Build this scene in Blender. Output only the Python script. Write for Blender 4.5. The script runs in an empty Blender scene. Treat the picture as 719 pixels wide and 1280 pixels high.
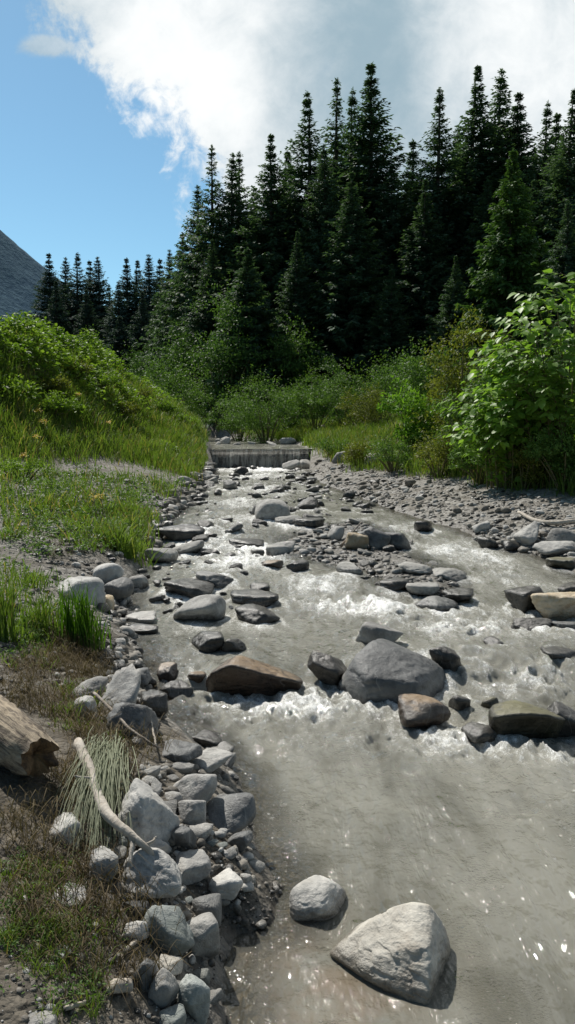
import bpy, bmesh, math, random
import numpy as np
from mathutils import Vector, Matrix

random.seed(7)
RNG = np.random.default_rng(7)
scene = bpy.context.scene
COL = scene.collection

# ------------------------------------------------------------------ camera maths
F_PX, CX, CY, HOR = 1005.0, 359.5, 640.0, 540.0
CAM = np.array([0.0, 0.0, 1.7])
PITCH = math.atan((CY - HOR) / F_PX)
FW = np.array([0, math.cos(PITCH), -math.sin(PITCH)])
UP = np.array([0, math.sin(PITCH), math.cos(PITCH)])

def rays(px, py):
    px = np.atleast_1d(np.asarray(px, float)); py = np.atleast_1d(np.asarray(py, float))
    a = (px - CX) / F_PX; b = (CY - py) / F_PX
    return np.stack([a, FW[1] + b * UP[1], FW[2] + b * UP[2]], -1)

# ------------------------------------------------------------------ noise
_perm = np.random.default_rng(3).permutation(256)
_perm = np.concatenate([_perm, _perm, _perm])
_grad = np.random.default_rng(4).normal(size=(256, 3)); _grad /= np.linalg.norm(_grad, axis=1)[:, None]

def perlin(x, y, z):
    x, y, z = np.broadcast_arrays(np.asarray(x, float), np.asarray(y, float), np.asarray(z, float))
    xi = np.floor(x).astype(int); yi = np.floor(y).astype(int); zi = np.floor(z).astype(int)
    xf, yf, zf = x - xi, y - yi, z - zi
    xi &= 255; yi &= 255; zi &= 255
    u = xf**3 * (xf * (xf * 6 - 15) + 10); v = yf**3 * (yf * (yf * 6 - 15) + 10); w = zf**3 * (zf * (zf * 6 - 15) + 10)
    res = 0
    for dx in (0, 1):
        wx = u if dx else 1 - u
        for dy in (0, 1):
            wy = v if dy else 1 - v
            for dz in (0, 1):
                wz = w if dz else 1 - w
                h = _perm[_perm[_perm[(xi + dx) & 255] + ((yi + dy) & 255)] + ((zi + dz) & 255)]
                g = _grad[h]
                res = res + wx * wy * wz * (g[..., 0] * (xf - dx) + g[..., 1] * (yf - dy) + g[..., 2] * (zf - dz))
    return res * 1.5

def fbm(x, y, z, o=4, lac=2.03, gain=0.5):
    s, a, t = 0, 1.0, 0
    for i in range(o):
        s = s + a * perlin(x * lac**i + 17.3 * i, y * lac**i - 9.1 * i, z * lac**i + 3.7 * i); t += a; a *= gain
    return s / t

def sstep(a, b, x):
    t = np.clip((np.asarray(x, float) - a) / (b - a), 0, 1)
    return t * t * (3 - 2 * t)

# ------------------------------------------------------------------ stream level and terrain
Y_WEIR = 26.8
Z_CREST = 1.13
STEPS = ((4.9, 5.7, 0.13), (6.9, 8.2, 0.10), (9.6, 11.6, 0.12), (13.0, 22.0, 0.15))

def zw(y):
    y = np.asarray(y, float); z = np.zeros_like(y)
    for a, b, h in STEPS: z = z + h * sstep(a, b, y)
    z = np.where(y > Y_WEIR, Z_CREST + 0.012 * (y - Y_WEIR), z)
    return z

def zwb(y):
    y = np.asarray(y, float); z = np.zeros_like(y)
    for a, b, h in STEPS: z = z + h * sstep(a, b, y)
    z = np.minimum(z, 0.5)
    return z + 0.67 * sstep(20, 29, y) + 0.012 * np.maximum(y - 29, 0)

def on_level(px, py, fn):
    d = rays(px, py); z = np.zeros(len(d))
    for _ in range(60):
        t = (z - CAM[2]) / d[:, 2]
        p = CAM + d * t[:, None]
        z = 0.5 * z + 0.5 * fn(p[:, 1])
    return p

L_PX = [(283, 1280), (276, 1230), (292, 1170), (345, 1152), (350, 1110), (325, 1064), (300, 970), (245, 930), (205, 885), (190, 850),
        (168, 800), (152, 770), (163, 735), (182, 705), (198, 675), (218, 645), (248, 618), (268, 592)]
R_PX = [(388, 592), (402, 604), (468, 628), (540, 654), (620, 684), (690, 700), (719, 718)]
_l = on_level([p[0] for p in L_PX], [p[1] for p in L_PX], zw)
_r = on_level([p[0] for p in R_PX], [p[1] for p in R_PX], zw)
W_POLY = [(-0.35, -6.0), (-0.22, 1.0)] + [(p[0], p[1]) for p in _l] + [(-2.57, 26.6), (-2.6, 27.5), (-3.4, 33), (-5.6, 40), (-8, 50), (-4.5, 50), (-2.2, 40), (0.3, 33), (0.76, 27.5), (0.76, 26.6)] \
    + [(p[0], p[1]) for p in _r] + [(3.3, 6.5), (3.4, 3.0), (3.3, -6.0)]
W_POLY = np.array(W_POLY)
B_PX = [(335, 700), (345, 672), (400, 655), (455, 652), (505, 672), (520, 690), (580, 715), (592, 742), (560, 764), (520, 748), (470, 735), (440, 716), (400, 706)]
_b = on_level([p[0] for p in B_PX], [p[1] for p in B_PX], zw)
B_POLY = _b[:, :2]

def poly_sd(poly, X, Y):
    """signed distance, negative inside"""
    best = np.full(X.shape, 1e9); inside = np.zeros(X.shape, bool)
    n = len(poly)
    for i in range(n):
        a, b = poly[i], poly[(i + 1) % n]
        e = b - a
        wx, wy = X - a[0], Y - a[1]
        t = np.clip((wx * e[0] + wy * e[1]) / max(e @ e, 1e-9), 0, 1)
        best = np.minimum(best, (wx - t * e[0])**2 + (wy - t * e[1])**2)
        c = ((a[1] > Y) != (b[1] > Y)) & (X < (b[0] - a[0]) * (Y - a[1]) / (b[1] - a[1] + 1e-12) + a[0])
        inside ^= c
    d = np.sqrt(best)
    return np.where(inside, -d, d)

GX0, GX1, GY0, GY1, GS = -24.0, 24.0, -6.0, 60.0, 0.06
_gx = np.arange(GX0, GX1, GS); _gy = np.arange(GY0, GY1, GS)
_GXX, _GYY = np.meshgrid(_gx, _gy)
SD_W = poly_sd(W_POLY, _GXX, _GYY); SD_B = poly_sd(B_POLY, _GXX, _GYY)

def bil(grid, X, Y):
    fx = np.clip((np.asarray(X, float) - GX0) / GS, 0, grid.shape[1] - 1.001); fy = np.clip((np.asarray(Y, float) - GY0) / GS, 0, grid.shape[0] - 1.001)
    ix = fx.astype(int); iy = fy.astype(int); ax = fx - ix; ay = fy - iy
    return (grid[iy, ix] * (1 - ax) + grid[iy, ix + 1] * ax) * (1 - ay) + (grid[iy + 1, ix] * (1 - ax) + grid[iy + 1, ix + 1] * ax) * ay

RIDGE_Y = [10, 14, 17, 20, 23, 26, 29, 32, 34.5, 37, 60]
RIDGE_X = [-9.5, -8.6, -7.9, -7.2, -6.9, -6.7, -6.2, -5.5, -4.6, -4.2, -4.2]
RIDGE_H = [0.8, 1.75, 2.4, 2.75, 2.65, 2.15, 1.55, 0.95, 0.5, 0.1, 0.0]

def hill(X, Y):
    rx = np.interp(Y, RIDGE_Y, RIDGE_X); rh = np.interp(Y, RIDGE_Y, RIDGE_H)
    d = X - rx
    w = np.where(d > 0, 2.35, 9.0)
    h = rh * np.exp(-(np.abs(d) / w)**2.2)
    return h * (1 + 0.20 * fbm(X * 0.55, Y * 0.55, 5.0, 4)) * sstep(8, 13, Y)

def G(X, Y, rough=True):
    X = np.asarray(X, float); Y = np.asarray(Y, float)
    sd = bil(SD_W, X, Y); sb = bil(SD_B, X, Y)
    mid = np.interp(Y, [0, 5, 10, 20, 27, 33, 40, 50], [1.5, 0.8, 0.3, -0.3, -0.9, -1.6, -3.9, -6])
    left = X < mid
    d = np.maximum(sd, 0)
    fl = 0.32 * (1 - np.exp(-d / 0.38)) + 0.085 * np.minimum(d, 5) + 0.02 * d
    fr = 0.10 * (1 - np.exp(-d / 0.3)) + 0.17 * np.minimum(d, 3.5) + 0.16 * np.clip(d - 3.5, 0, 30) * 0.6
    land = zwb(Y) + np.where(left, fl, fr)
    land = land + np.maximum(Y - 34, 0) * 0.05 * sstep(34, 60, Y) + np.clip(X - 8, 0, 60) * 0.10 * sstep(15, 40, Y)
    land = land + hill(X, Y)
    bed = zw(Y) - 0.30 * sstep(0, 0.7, -sd) - 0.015
    z = np.where(sd > 0, land, bed)
    bar = zw(Y) + 0.085 * sstep(0, -0.35, sb) - 0.05
    z = np.where((sd < 0) & (sb < 0.25), np.maximum(z, bar - np.maximum(sb, 0) * 0.6), z)
    if rough:
        a = np.where(sd > 0, 0.05, 0.03) * np.clip(0.25 + d, 0, 1)
        z = z + a * fbm(X * 1.3, Y * 1.3, 1.0, 3) + 0.018 * fbm(X * 6, Y * 6, 2.0, 2) * (sd > -0.1)
    return z

GZ = G(_GXX, _GYY)
_wz = np.where(SD_W < 0, zw(_GYY), -9)
GZW = np.maximum(GZ, _wz)

def to_ground(px, py, water=True):
    """first hit of pixel rays with ground (or the water surface)"""
    d = rays(px, py); n = len(d)
    ts = np.geomspace(1.6, 140, 700)
    out = np.zeros((n, 3)); done = np.zeros(n, bool)
    for s in range(0, n, 400):
        dd = d[s:s + 400]
        P = CAM + dd[:, None, :] * ts[None, :, None]
        g = bil(GZW if water else GZ, P[..., 0], P[..., 1])
        below = P[..., 2] < g
        k = np.argmax(below, 1); k = np.where(below.any(1), np.maximum(k, 1), len(ts) - 1)
        i = np.arange(len(dd))
        e0 = P[i, k - 1, 2] - g[i, k - 1]; e1 = P[i, k, 2] - g[i, k]
        f = np.clip(e0 / (e0 - e1 + 1e-9), 0, 1)
        out[s:s + 400] = P[i, k - 1] * (1 - f)[:, None] + P[i, k] * f[:, None]
    return out

def hit(px, py, water=True): return to_ground([px], [py], water)[0]

def surf(x, y):
    g = float(G(x, y)); 
    return max(g, float(zw(y))) if float(bil(SD_W, x, y)) < 0 else g

# ------------------------------------------------------------------ object helpers
def mesh_np(name, V, faces, smooth=True):
    """faces: list of int arrays (n,k)"""
    me = bpy.data.meshes.new(name)
    V = np.asarray(V, np.float32)
    me.vertices.add(len(V)); me.vertices.foreach_set('co', V.ravel())
    faces = [np.asarray(f, np.int32) for f in faces if len(f)]
    idx = np.concatenate([f.ravel() for f in faces])
    sizes = np.concatenate([np.full(len(f), f.shape[1], np.int32) for f in faces])
    starts = np.concatenate([[0], np.cumsum(sizes)[:-1]]).astype(np.int32)
    me.loops.add(len(idx)); me.loops.foreach_set('vertex_index', idx)
    me.polygons.add(len(sizes)); me.polygons.foreach_set('loop_start', starts); me.polygons.foreach_set('loop_total', sizes)
    me.update(calc_edges=True)
    if smooth: me.polygons.foreach_set('use_smooth', np.ones(len(sizes), bool))
    me.validate()
    return me

def attr(me, name, vals):
    a = me.attributes.new(name, 'FLOAT', 'POINT'); a.data.foreach_set('value', np.asarray(vals, np.float32))

def link(name, me, mat=None, parent=None, loc=None):
    o = bpy.data.objects.new(name, me); COL.objects.link(o)
    if mat is not None and me is not None and not me.materials: me.materials.append(mat)
    if parent is not None: o.parent = parent
    if loc is not None: o.location = [float(c) for c in loc]
    return o

def tag(o, label=None, cat=None, group=None, kind=None):
    if label: o['label'] = label
    if cat: o['category'] = cat
    if group: o['group'] = group
    if kind: o['kind'] = kind
    return o

def empty(name, loc, rz=0, scale=1):
    o = bpy.data.objects.new(name, None); COL.objects.link(o)
    o.location = [float(c) for c in loc]; o.rotation_euler = (0, 0, rz); o.scale = (scale,) * 3 if np.isscalar(scale) else scale
    o.empty_display_size = 0.2
    return o

def copy_tree(root):
    r = root.copy(); COL.objects.link(r)
    for ch in root.children:
        c = ch.copy(); COL.objects.link(c); c.parent = r
    return r

def tube(path, radii, sides=8, cap=True, wob=0.0, seed=0):
    path = np.asarray(path, float); n = len(path)
    radii = np.broadcast_to(np.asarray(radii, float), (n,))
    T = np.gradient(path, axis=0); T /= np.linalg.norm(T, axis=1)[:, None] + 1e-9
    ref = np.array([0.13, 0.21, 1.0]) if abs(T[0, 2]) < 0.9 else np.array([1.0, 0.1, 0.0])
    A = np.cross(T, ref); A /= np.linalg.norm(A, axis=1)[:, None] + 1e-9
    B = np.cross(T, A)
    th = np.linspace(0, 2 * np.pi, sides, endpoint=False)
    r = radii[:, None] * np.ones(sides)
    if wob:
        r = r * (1 + wob * fbm(np.cos(th)[None] * 1.6 + seed, np.sin(th)[None] * 1.6, np.arange(n)[:, None] * 0.5, 3))
    V = path[:, None] + A[:, None] * (np.cos(th)[None] * r)[..., None] + B[:, None] * (np.sin(th)[None] * r)[..., None]
    V = V.reshape(-1, 3)
    i = np.arange(n - 1)[:, None] * sides; j = np.arange(sides)[None]; j2 = (j + 1) % sides
    Q = np.stack([i + j, i + j2, i + sides + j2, i + sides + j], -1).reshape(-1, 4)
    faces = [Q]
    if cap:
        V = np.concatenate([V, path[:1], path[-1:]])
        a = np.arange(sides); a2 = (a + 1) % sides; c0 = n * sides
        faces.append(np.concatenate([np.stack([a2, a, np.full(sides, c0)], -1), np.stack([(n - 1) * sides + a, (n - 1) * sides + a2, np.full(sides, c0 + 1)], -1)]))
    return V, faces

class Bag:
    """collects geometry into ONE mesh"""
    def __init__(s): s.V = []; s.F = {}; s.n = 0
    def add(s, V, faces):
        for f in faces:
            f = np.asarray(f)
            if len(f): s.F.setdefault(f.shape[1], []).append(f + s.n)
        s.V.append(V); s.n += len(V)
    def mesh(s, name, smooth=True): return mesh_np(name, np.concatenate(s.V), [np.concatenate(f) for f in s.F.values()], smooth)

# ------------------------------------------------------------------ node helpers
class NB:
    def __init__(s, tree): s.t = tree; s.nodes = tree.nodes; s.links = tree.links
    def node(s, typ, **kw):
        n = s.nodes.new(typ)
        for k, v in kw.items(): setattr(n, k, v)
        return n
    def put(s, sock, v):
        if isinstance(v, E): s.links.new(v.s, sock)
        elif isinstance(v, bpy.types.NodeSocket): s.links.new(v, sock)
        elif isinstance(v, (tuple, list)) and len(v) == 3 and sock.type == 'RGBA': sock.default_value = (*v, 1)
        else: sock.default_value = v
    def math(s, op, a, b=None, c=None, clamp=False):
        n = s.node('ShaderNodeMath', operation=op); n.use_clamp = clamp
        s.put(n.inputs[0], a)
        if b is not None: s.put(n.inputs[1], b)
        if c is not None: s.put(n.inputs[2], c)
        return E(s, n.outputs[0])
    def mix(s, f, a, b, blend='MIX'):
        n = s.node('ShaderNodeMix', data_type='RGBA', blend_type=blend)
        s.put(n.inputs[0], f); s.put(n.inputs[6], a); s.put(n.inputs[7], b)
        return n.outputs[2]
    def noise(s, vec, scale, detail=4, rough=0.55, dist=0.0, out=0):
        n = s.node('ShaderNodeTexNoise')
        if vec is not None: s.put(n.inputs['Vector'], vec)
        n.inputs['Scale'].default_value = scale; n.inputs['Detail'].default_value = detail
        n.inputs['Roughness'].default_value = rough; n.inputs['Distortion'].default_value = dist
        return E(s, n.outputs[out])
    def smooth(s, a, b, x):
        n = s.node('ShaderNodeMapRange', interpolation_type='SMOOTHSTEP')
        s.put(n.inputs[0], x); n.inputs[1].default_value = a; n.inputs[2].default_value = b
        return E(s, n.outputs[0])
    def attr(s, name): return E(s, s.node('ShaderNodeAttribute', attribute_name=name).outputs['Fac'])
    def mapping(s, vec, scale):
        n = s.node('ShaderNodeMapping'); s.put(n.inputs[0], vec); n.inputs['Scale'].default_value = scale
        return n.outputs[0]
    def bump(s, h, strength, dist, normal=None):
        n = s.node('ShaderNodeBump'); n.inputs['Strength'].default_value = strength; n.inputs['Distance'].default_value = dist
        s.put(n.inputs['Height'], h)
        if normal is not None: s.links.new(normal, n.inputs['Normal'])
        return n.outputs[0]

class E:
    def __init__(s, nb, sock): s.nb = nb; s.s = sock
    def __add__(s, o): return s.nb.math('ADD', s, o)
    __radd__ = __add__
    def __sub__(s, o): return s.nb.math('SUBTRACT', s, o)
    def __rsub__(s, o): return s.nb.math('SUBTRACT', o, s)
    def __mul__(s, o): return s.nb.math('MULTIPLY', s, o)
    __rmul__ = __mul__
    def __truediv__(s, o): return s.nb.math('DIVIDE', s, o)

def new_mat(name):
    m = bpy.data.materials.new(name); m.use_nodes = True
    nb = NB(m.node_tree); bsdf = m.node_tree.nodes['Principled BSDF']; out = m.node_tree.nodes['Material Output']
    return m, nb, bsdf, out

def level_nodes(nb):
    """height above the stream surface, from the world position"""
    g = nb.node('ShaderNodeNewGeometry'); sp = nb.node('ShaderNodeSeparateXYZ'); nb.links.new(g.outputs['Position'], sp.inputs[0])
    y = E(nb, sp.outputs[1]); z = E(nb, sp.outputs[2])
    lv = None
    for a, b, h in STEPS:
        t = nb.smooth(a, b, y) * h; lv = t if lv is None else lv + t
    lv = lv + nb.math('GREATER_THAN', y, Y_WEIR) * 0.63
    return z - lv, g

def rock_mat(name, c1, c2, wet=0.0, rough=0.8, tint=None, speck=0.25, lit_top=None):
    m, nb, b, out = new_mat(name)
    tc = nb.node('ShaderNodeTexCoord').outputs['Object']
    oi = nb.node('ShaderNodeObjectInfo')
    off = nb.node('ShaderNodeVectorMath', operation='ADD'); nb.links.new(tc, off.inputs[0])
    cmb = nb.node('ShaderNodeCombineXYZ'); r = E(nb, oi.outputs['Random'])
    nb.put(cmb.inputs[0], r * 31.0); nb.put(cmb.inputs[1], r * 17.0); nb.links.new(cmb.outputs[0], off.inputs[1])
    v = off.outputs[0]
    big = nb.noise(v, 5, 5, 0.6, 0.4); med = nb.noise(v, 22, 5, 0.65); fine = nb.noise(v, 130, 3, 0.7)
    col = nb.mix(nb.smooth(0.40, 0.60, big * 0.55 + med * 0.45), c1, c2)
    if tint: col = nb.mix(nb.smooth(0.52, 0.72, nb.noise(v, 7, 4, 0.6)) * 0.7, col, tint)
    # pale mineral veins
    wv = nb.node('ShaderNodeTexWave', wave_type='BANDS'); nb.put(wv.inputs['Vector'], v)
    wv.inputs['Scale'].default_value = 4.5; wv.inputs['Distortion'].default_value = 9; wv.inputs['Detail'].default_value = 3
    vein = nb.smooth(0.965, 1.0, E(nb, wv.outputs['Fac'])) * nb.smooth(0.45, 0.6, nb.noise(v, 3, 2))
    col = nb.mix(vein * 0.25, col, (0.5, 0.49, 0.46))
    val = (r * 0.45 + 0.78) * (fine * speck * 2 + (1 - speck)) 
    col = nb.mix(1.0, col, nb_gray(nb, val), 'MULTIPLY')
    h, g = level_nodes(nb)
    if lit_top:
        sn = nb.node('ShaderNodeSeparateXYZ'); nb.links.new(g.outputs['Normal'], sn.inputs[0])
        col = nb.mix(nb.smooth(0.84, 0.98, E(nb, sn.outputs[2]) + (med - 0.5) * 0.3), col, lit_top)  # sunlit tops painted in by normal
    wz = h + (med - 0.5) * 0.10
    w = 1.0 - nb.smooth(0.015, 0.085, wz)
    w = nb.math('MAXIMUM', w, wet * nb.smooth(0.25, 0.6, 0.55 + (big - 0.5) * 1.2)) if wet else w
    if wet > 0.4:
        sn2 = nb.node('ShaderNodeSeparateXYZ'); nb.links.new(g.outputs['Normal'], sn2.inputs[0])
        w = nb.math('MAXIMUM', w, (1.0 - nb.smooth(0.25, 0.75, E(nb, sn2.outputs[2]) + (med - 0.5) * 0.3)))  # steep and under sides darkened: shade painted in along with the wetness
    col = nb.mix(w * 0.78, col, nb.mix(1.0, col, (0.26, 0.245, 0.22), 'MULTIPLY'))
    silt = nb.smooth(0.04, 0.08, wz) * (1.0 - nb.smooth(0.09, 0.15, wz)) * (1.0 - w)
    col = nb.mix(silt * 0.30, col, (0.40, 0.385, 0.34))
    nb.put(b.inputs['Base Color'], col)
    nb.put(b.inputs['Roughness'], rough - w * (rough - 0.27))
    ht = big * 0.5 + med * 0.35 + fine * 0.12
    crk = nb.node('ShaderNodeTexVoronoi', feature='DISTANCE_TO_EDGE'); nb.put(crk.inputs['Vector'], nb.mapping(v, (1, 1, 2.2))); crk.inputs['Scale'].default_value = 3.5
    ck = nb.smooth(0.0, 0.02, E(nb, crk.outputs['Distance']) + (med - 0.5) * 0.25)
    nb.links.new(nb.bump(ht + ck * 0.04, 0.7, 0.04), b.inputs['Normal'])
    return m

def nb_gray(nb, val):
    c = nb.node('ShaderNodeCombineColor')
    for i in range(3): nb.put(c.inputs[i], val)
    return c.outputs[0]

def leaf_mat(name, c1, c2, trans=0.35, rough=0.5, dry=None, big_scale=0.6, spec=0.12):
    m, nb, b, out = new_mat(name)
    g = nb.node('ShaderNodeNewGeometry'); ri = E(nb, g.outputs['Random Per Island'])
    n = nb.noise(g.outputs['Position'], big_scale, 3, 0.6)
    f = nb.math('ADD', ri * 0.65, (n - 0.5) * 1.3 + 0.18, clamp=True)
    col = nb.mix(f, c1, c2)
    if dry: col = nb.mix(nb.smooth(0.86, 0.93, ri), col, dry)
    nb.put(b.inputs['Base Color'], col); b.inputs['Roughness'].default_value = rough
    b.inputs['Specular IOR Level'].default_value = spec
    tr = nb.node('ShaderNodeBsdfTranslucent')
    tcol = nb.mix(1.0, col, (1.25, 1.35, 0.55), 'MULTIPLY'); nb.put(tr.inputs[0], tcol)
    mx = nb.node('ShaderNodeMixShader'); mx.inputs[0].default_value = trans
    nb.links.new(b.outputs[0], mx.inputs[1]); nb.links.new(tr.outputs[0], mx.inputs[2]); nb.links.new(mx.outputs[0], out.inputs[0])
    return m

def wood_mat(name, c1, c2, scale=(30, 30, 4), rough=0.85):
    m, nb, b, out = new_mat(name)
    p = nb.node('ShaderNodeTexCoord').outputs['Object']
    n = nb.noise(nb.mapping(p, scale), 1.0, 5, 0.65, 0.8); n2 = nb.noise(p, 9, 4, 0.6)
    col = nb.mix(nb.smooth(0.36, 0.62, n * 0.6 + n2 * 0.4), c1, c2)
    nb.put(b.inputs['Base Color'], col); b.inputs['Roughness'].default_value = rough
    nb.links.new(nb.bump(n * 0.7 + n2 * 0.3, 0.8, 0.02), b.inputs['Normal'])
    return m

M = {}
M['G'] = rock_mat('grey_stone', (0.22, 0.213, 0.20), (0.38, 0.37, 0.345))
M['L'] = rock_mat('pale_stone', (0.32, 0.313, 0.298), (0.53, 0.515, 0.48), tint=(0.36, 0.33, 0.285), speck=0.2)
M['T'] = rock_mat('pale_tan_stone', (0.44, 0.405, 0.345), (0.62, 0.585, 0.51), tint=(0.36, 0.30, 0.23), speck=0.2)
M['S'] = rock_mat('slate_stone', (0.09, 0.092, 0.092), (0.18, 0.182, 0.178), wet=0.25, rough=0.65)
M['D'] = rock_mat('dark_wet_shaded_stone', (0.055, 0.052, 0.047), (0.125, 0.118, 0.107), wet=0.75, rough=0.5)
M['B'] = rock_mat('golden_brown_stone', (0.40, 0.30, 0.17), (0.50, 0.43, 0.32), tint=(0.28, 0.16, 0.07), speck=0.3, wet=0.1)
M['R'] = rock_mat('rusty_wet_shaded_stone', (0.06, 0.043, 0.032), (0.13, 0.088, 0.06), tint=(0.06, 0.045, 0.04), speck=0.3, wet=0.6, rough=0.5, lit_top=(0.36, 0.25, 0.15))
M['O'] = rock_mat('mossy_olive_stone', (0.075, 0.07, 0.045), (0.14, 0.13, 0.09), tint=(0.07, 0.075, 0.035), wet=0.5, rough=0.5, lit_top=(0.20, 0.185, 0.10))
M['V'] = rock_mat('greenish_stone', (0.22, 0.245, 0.225), (0.34, 0.36, 0.34), speck=0.2)
M['gravel_brown'] = rock_mat('brownish_gravel', (0.13, 0.115, 0.095), (0.29, 0.265, 0.225))
M['spruce'] = leaf_mat('spruce_needles', (0.036, 0.078, 0.054), (0.105, 0.172, 0.096), trans=0.3, rough=0.6, big_scale=0.35)
M['spruce_far'] = leaf_mat('haze_tinted_spruce_needles', (0.038, 0.075, 0.070), (0.075, 0.125, 0.10), trans=0.15, rough=0.7, big_scale=0.25)  # bluer needles: distance haze painted into the colour
M['spruce_young'] = leaf_mat('young_spruce_needles', (0.045, 0.10, 0.035), (0.11, 0.20, 0.06), trans=0.25, rough=0.6, big_scale=0.6)
M['broad'] = leaf_mat('broadleaf_foliage', (0.05, 0.11, 0.032), (0.125, 0.215, 0.062), trans=0.3, big_scale=0.5)
M['shrub'] = leaf_mat('shrub_foliage', (0.058, 0.118, 0.028), (0.14, 0.235, 0.058), trans=0.35, big_scale=0.8)
M['shrub_yellow'] = leaf_mat('yellow_green_foliage', (0.09, 0.115, 0.02), (0.20, 0.22, 0.05), trans=0.35, big_scale=1.2)
M['shrub_bright'] = leaf_mat('bright_green_foliage', (0.08, 0.18, 0.02), (0.19, 0.34, 0.05), trans=0.4, big_scale=1.0)
M['knot'] = leaf_mat('large_leaf_foliage', (0.11, 0.215, 0.035), (0.26, 0.41, 0.085), trans=0.45, rough=0.45, big_scale=1.3, spec=0.3)
M['cover'] = leaf_mat('ground_cover_foliage', (0.075, 0.15, 0.022), (0.24, 0.35, 0.06), trans=0.42, big_scale=0.7)
M['grass'] = leaf_mat('grass_blades', (0.07, 0.13, 0.022), (0.19, 0.265, 0.062), trans=0.42, dry=(0.30, 0.24, 0.11), big_scale=0.7)
M['grass_green'] = leaf_mat('lush_grass_blades', (0.05, 0.12, 0.012), (0.12, 0.23, 0.03), trans=0.35, big_scale=2)
M['grass_dry'] = leaf_mat('dry_grass_blades', (0.075, 0.055, 0.032), (0.19, 0.15, 0.09), trans=0.15, rough=0.8, big_scale=2)
M['grass_grey'] = leaf_mat('withered_grass_blades', (0.17, 0.19, 0.12), (0.32, 0.34, 0.24), trans=0.15, rough=0.7, big_scale=3)
M['bark'] = wood_mat('spruce_bark', (0.035, 0.028, 0.022), (0.085, 0.07, 0.055))
M['stem'] = wood_mat('green_stems', (0.09, 0.10, 0.04), (0.16, 0.13, 0.06))
M['log'] = wood_mat('weathered_log_wood', (0.06, 0.045, 0.032), (0.42, 0.34, 0.24), scale=(3, 48, 48))
M['log_end'] = wood_mat('rotten_log_end', (0.06, 0.035, 0.02), (0.22, 0.13, 0.06), scale=(30, 30, 30))
M['drift'] = wood_mat('bleached_driftwood', (0.36, 0.31, 0.25), (0.55, 0.50, 0.43), scale=(20, 20, 20))
M['twig'] = wood_mat('dry_twig_bark', (0.22, 0.18, 0.14), (0.38, 0.33, 0.28), scale=(30, 30, 30))
M['yellow'] = leaf_mat('yellow_petals', (0.55, 0.36, 0.02), (0.75, 0.55, 0.04), trans=0.3)

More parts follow.
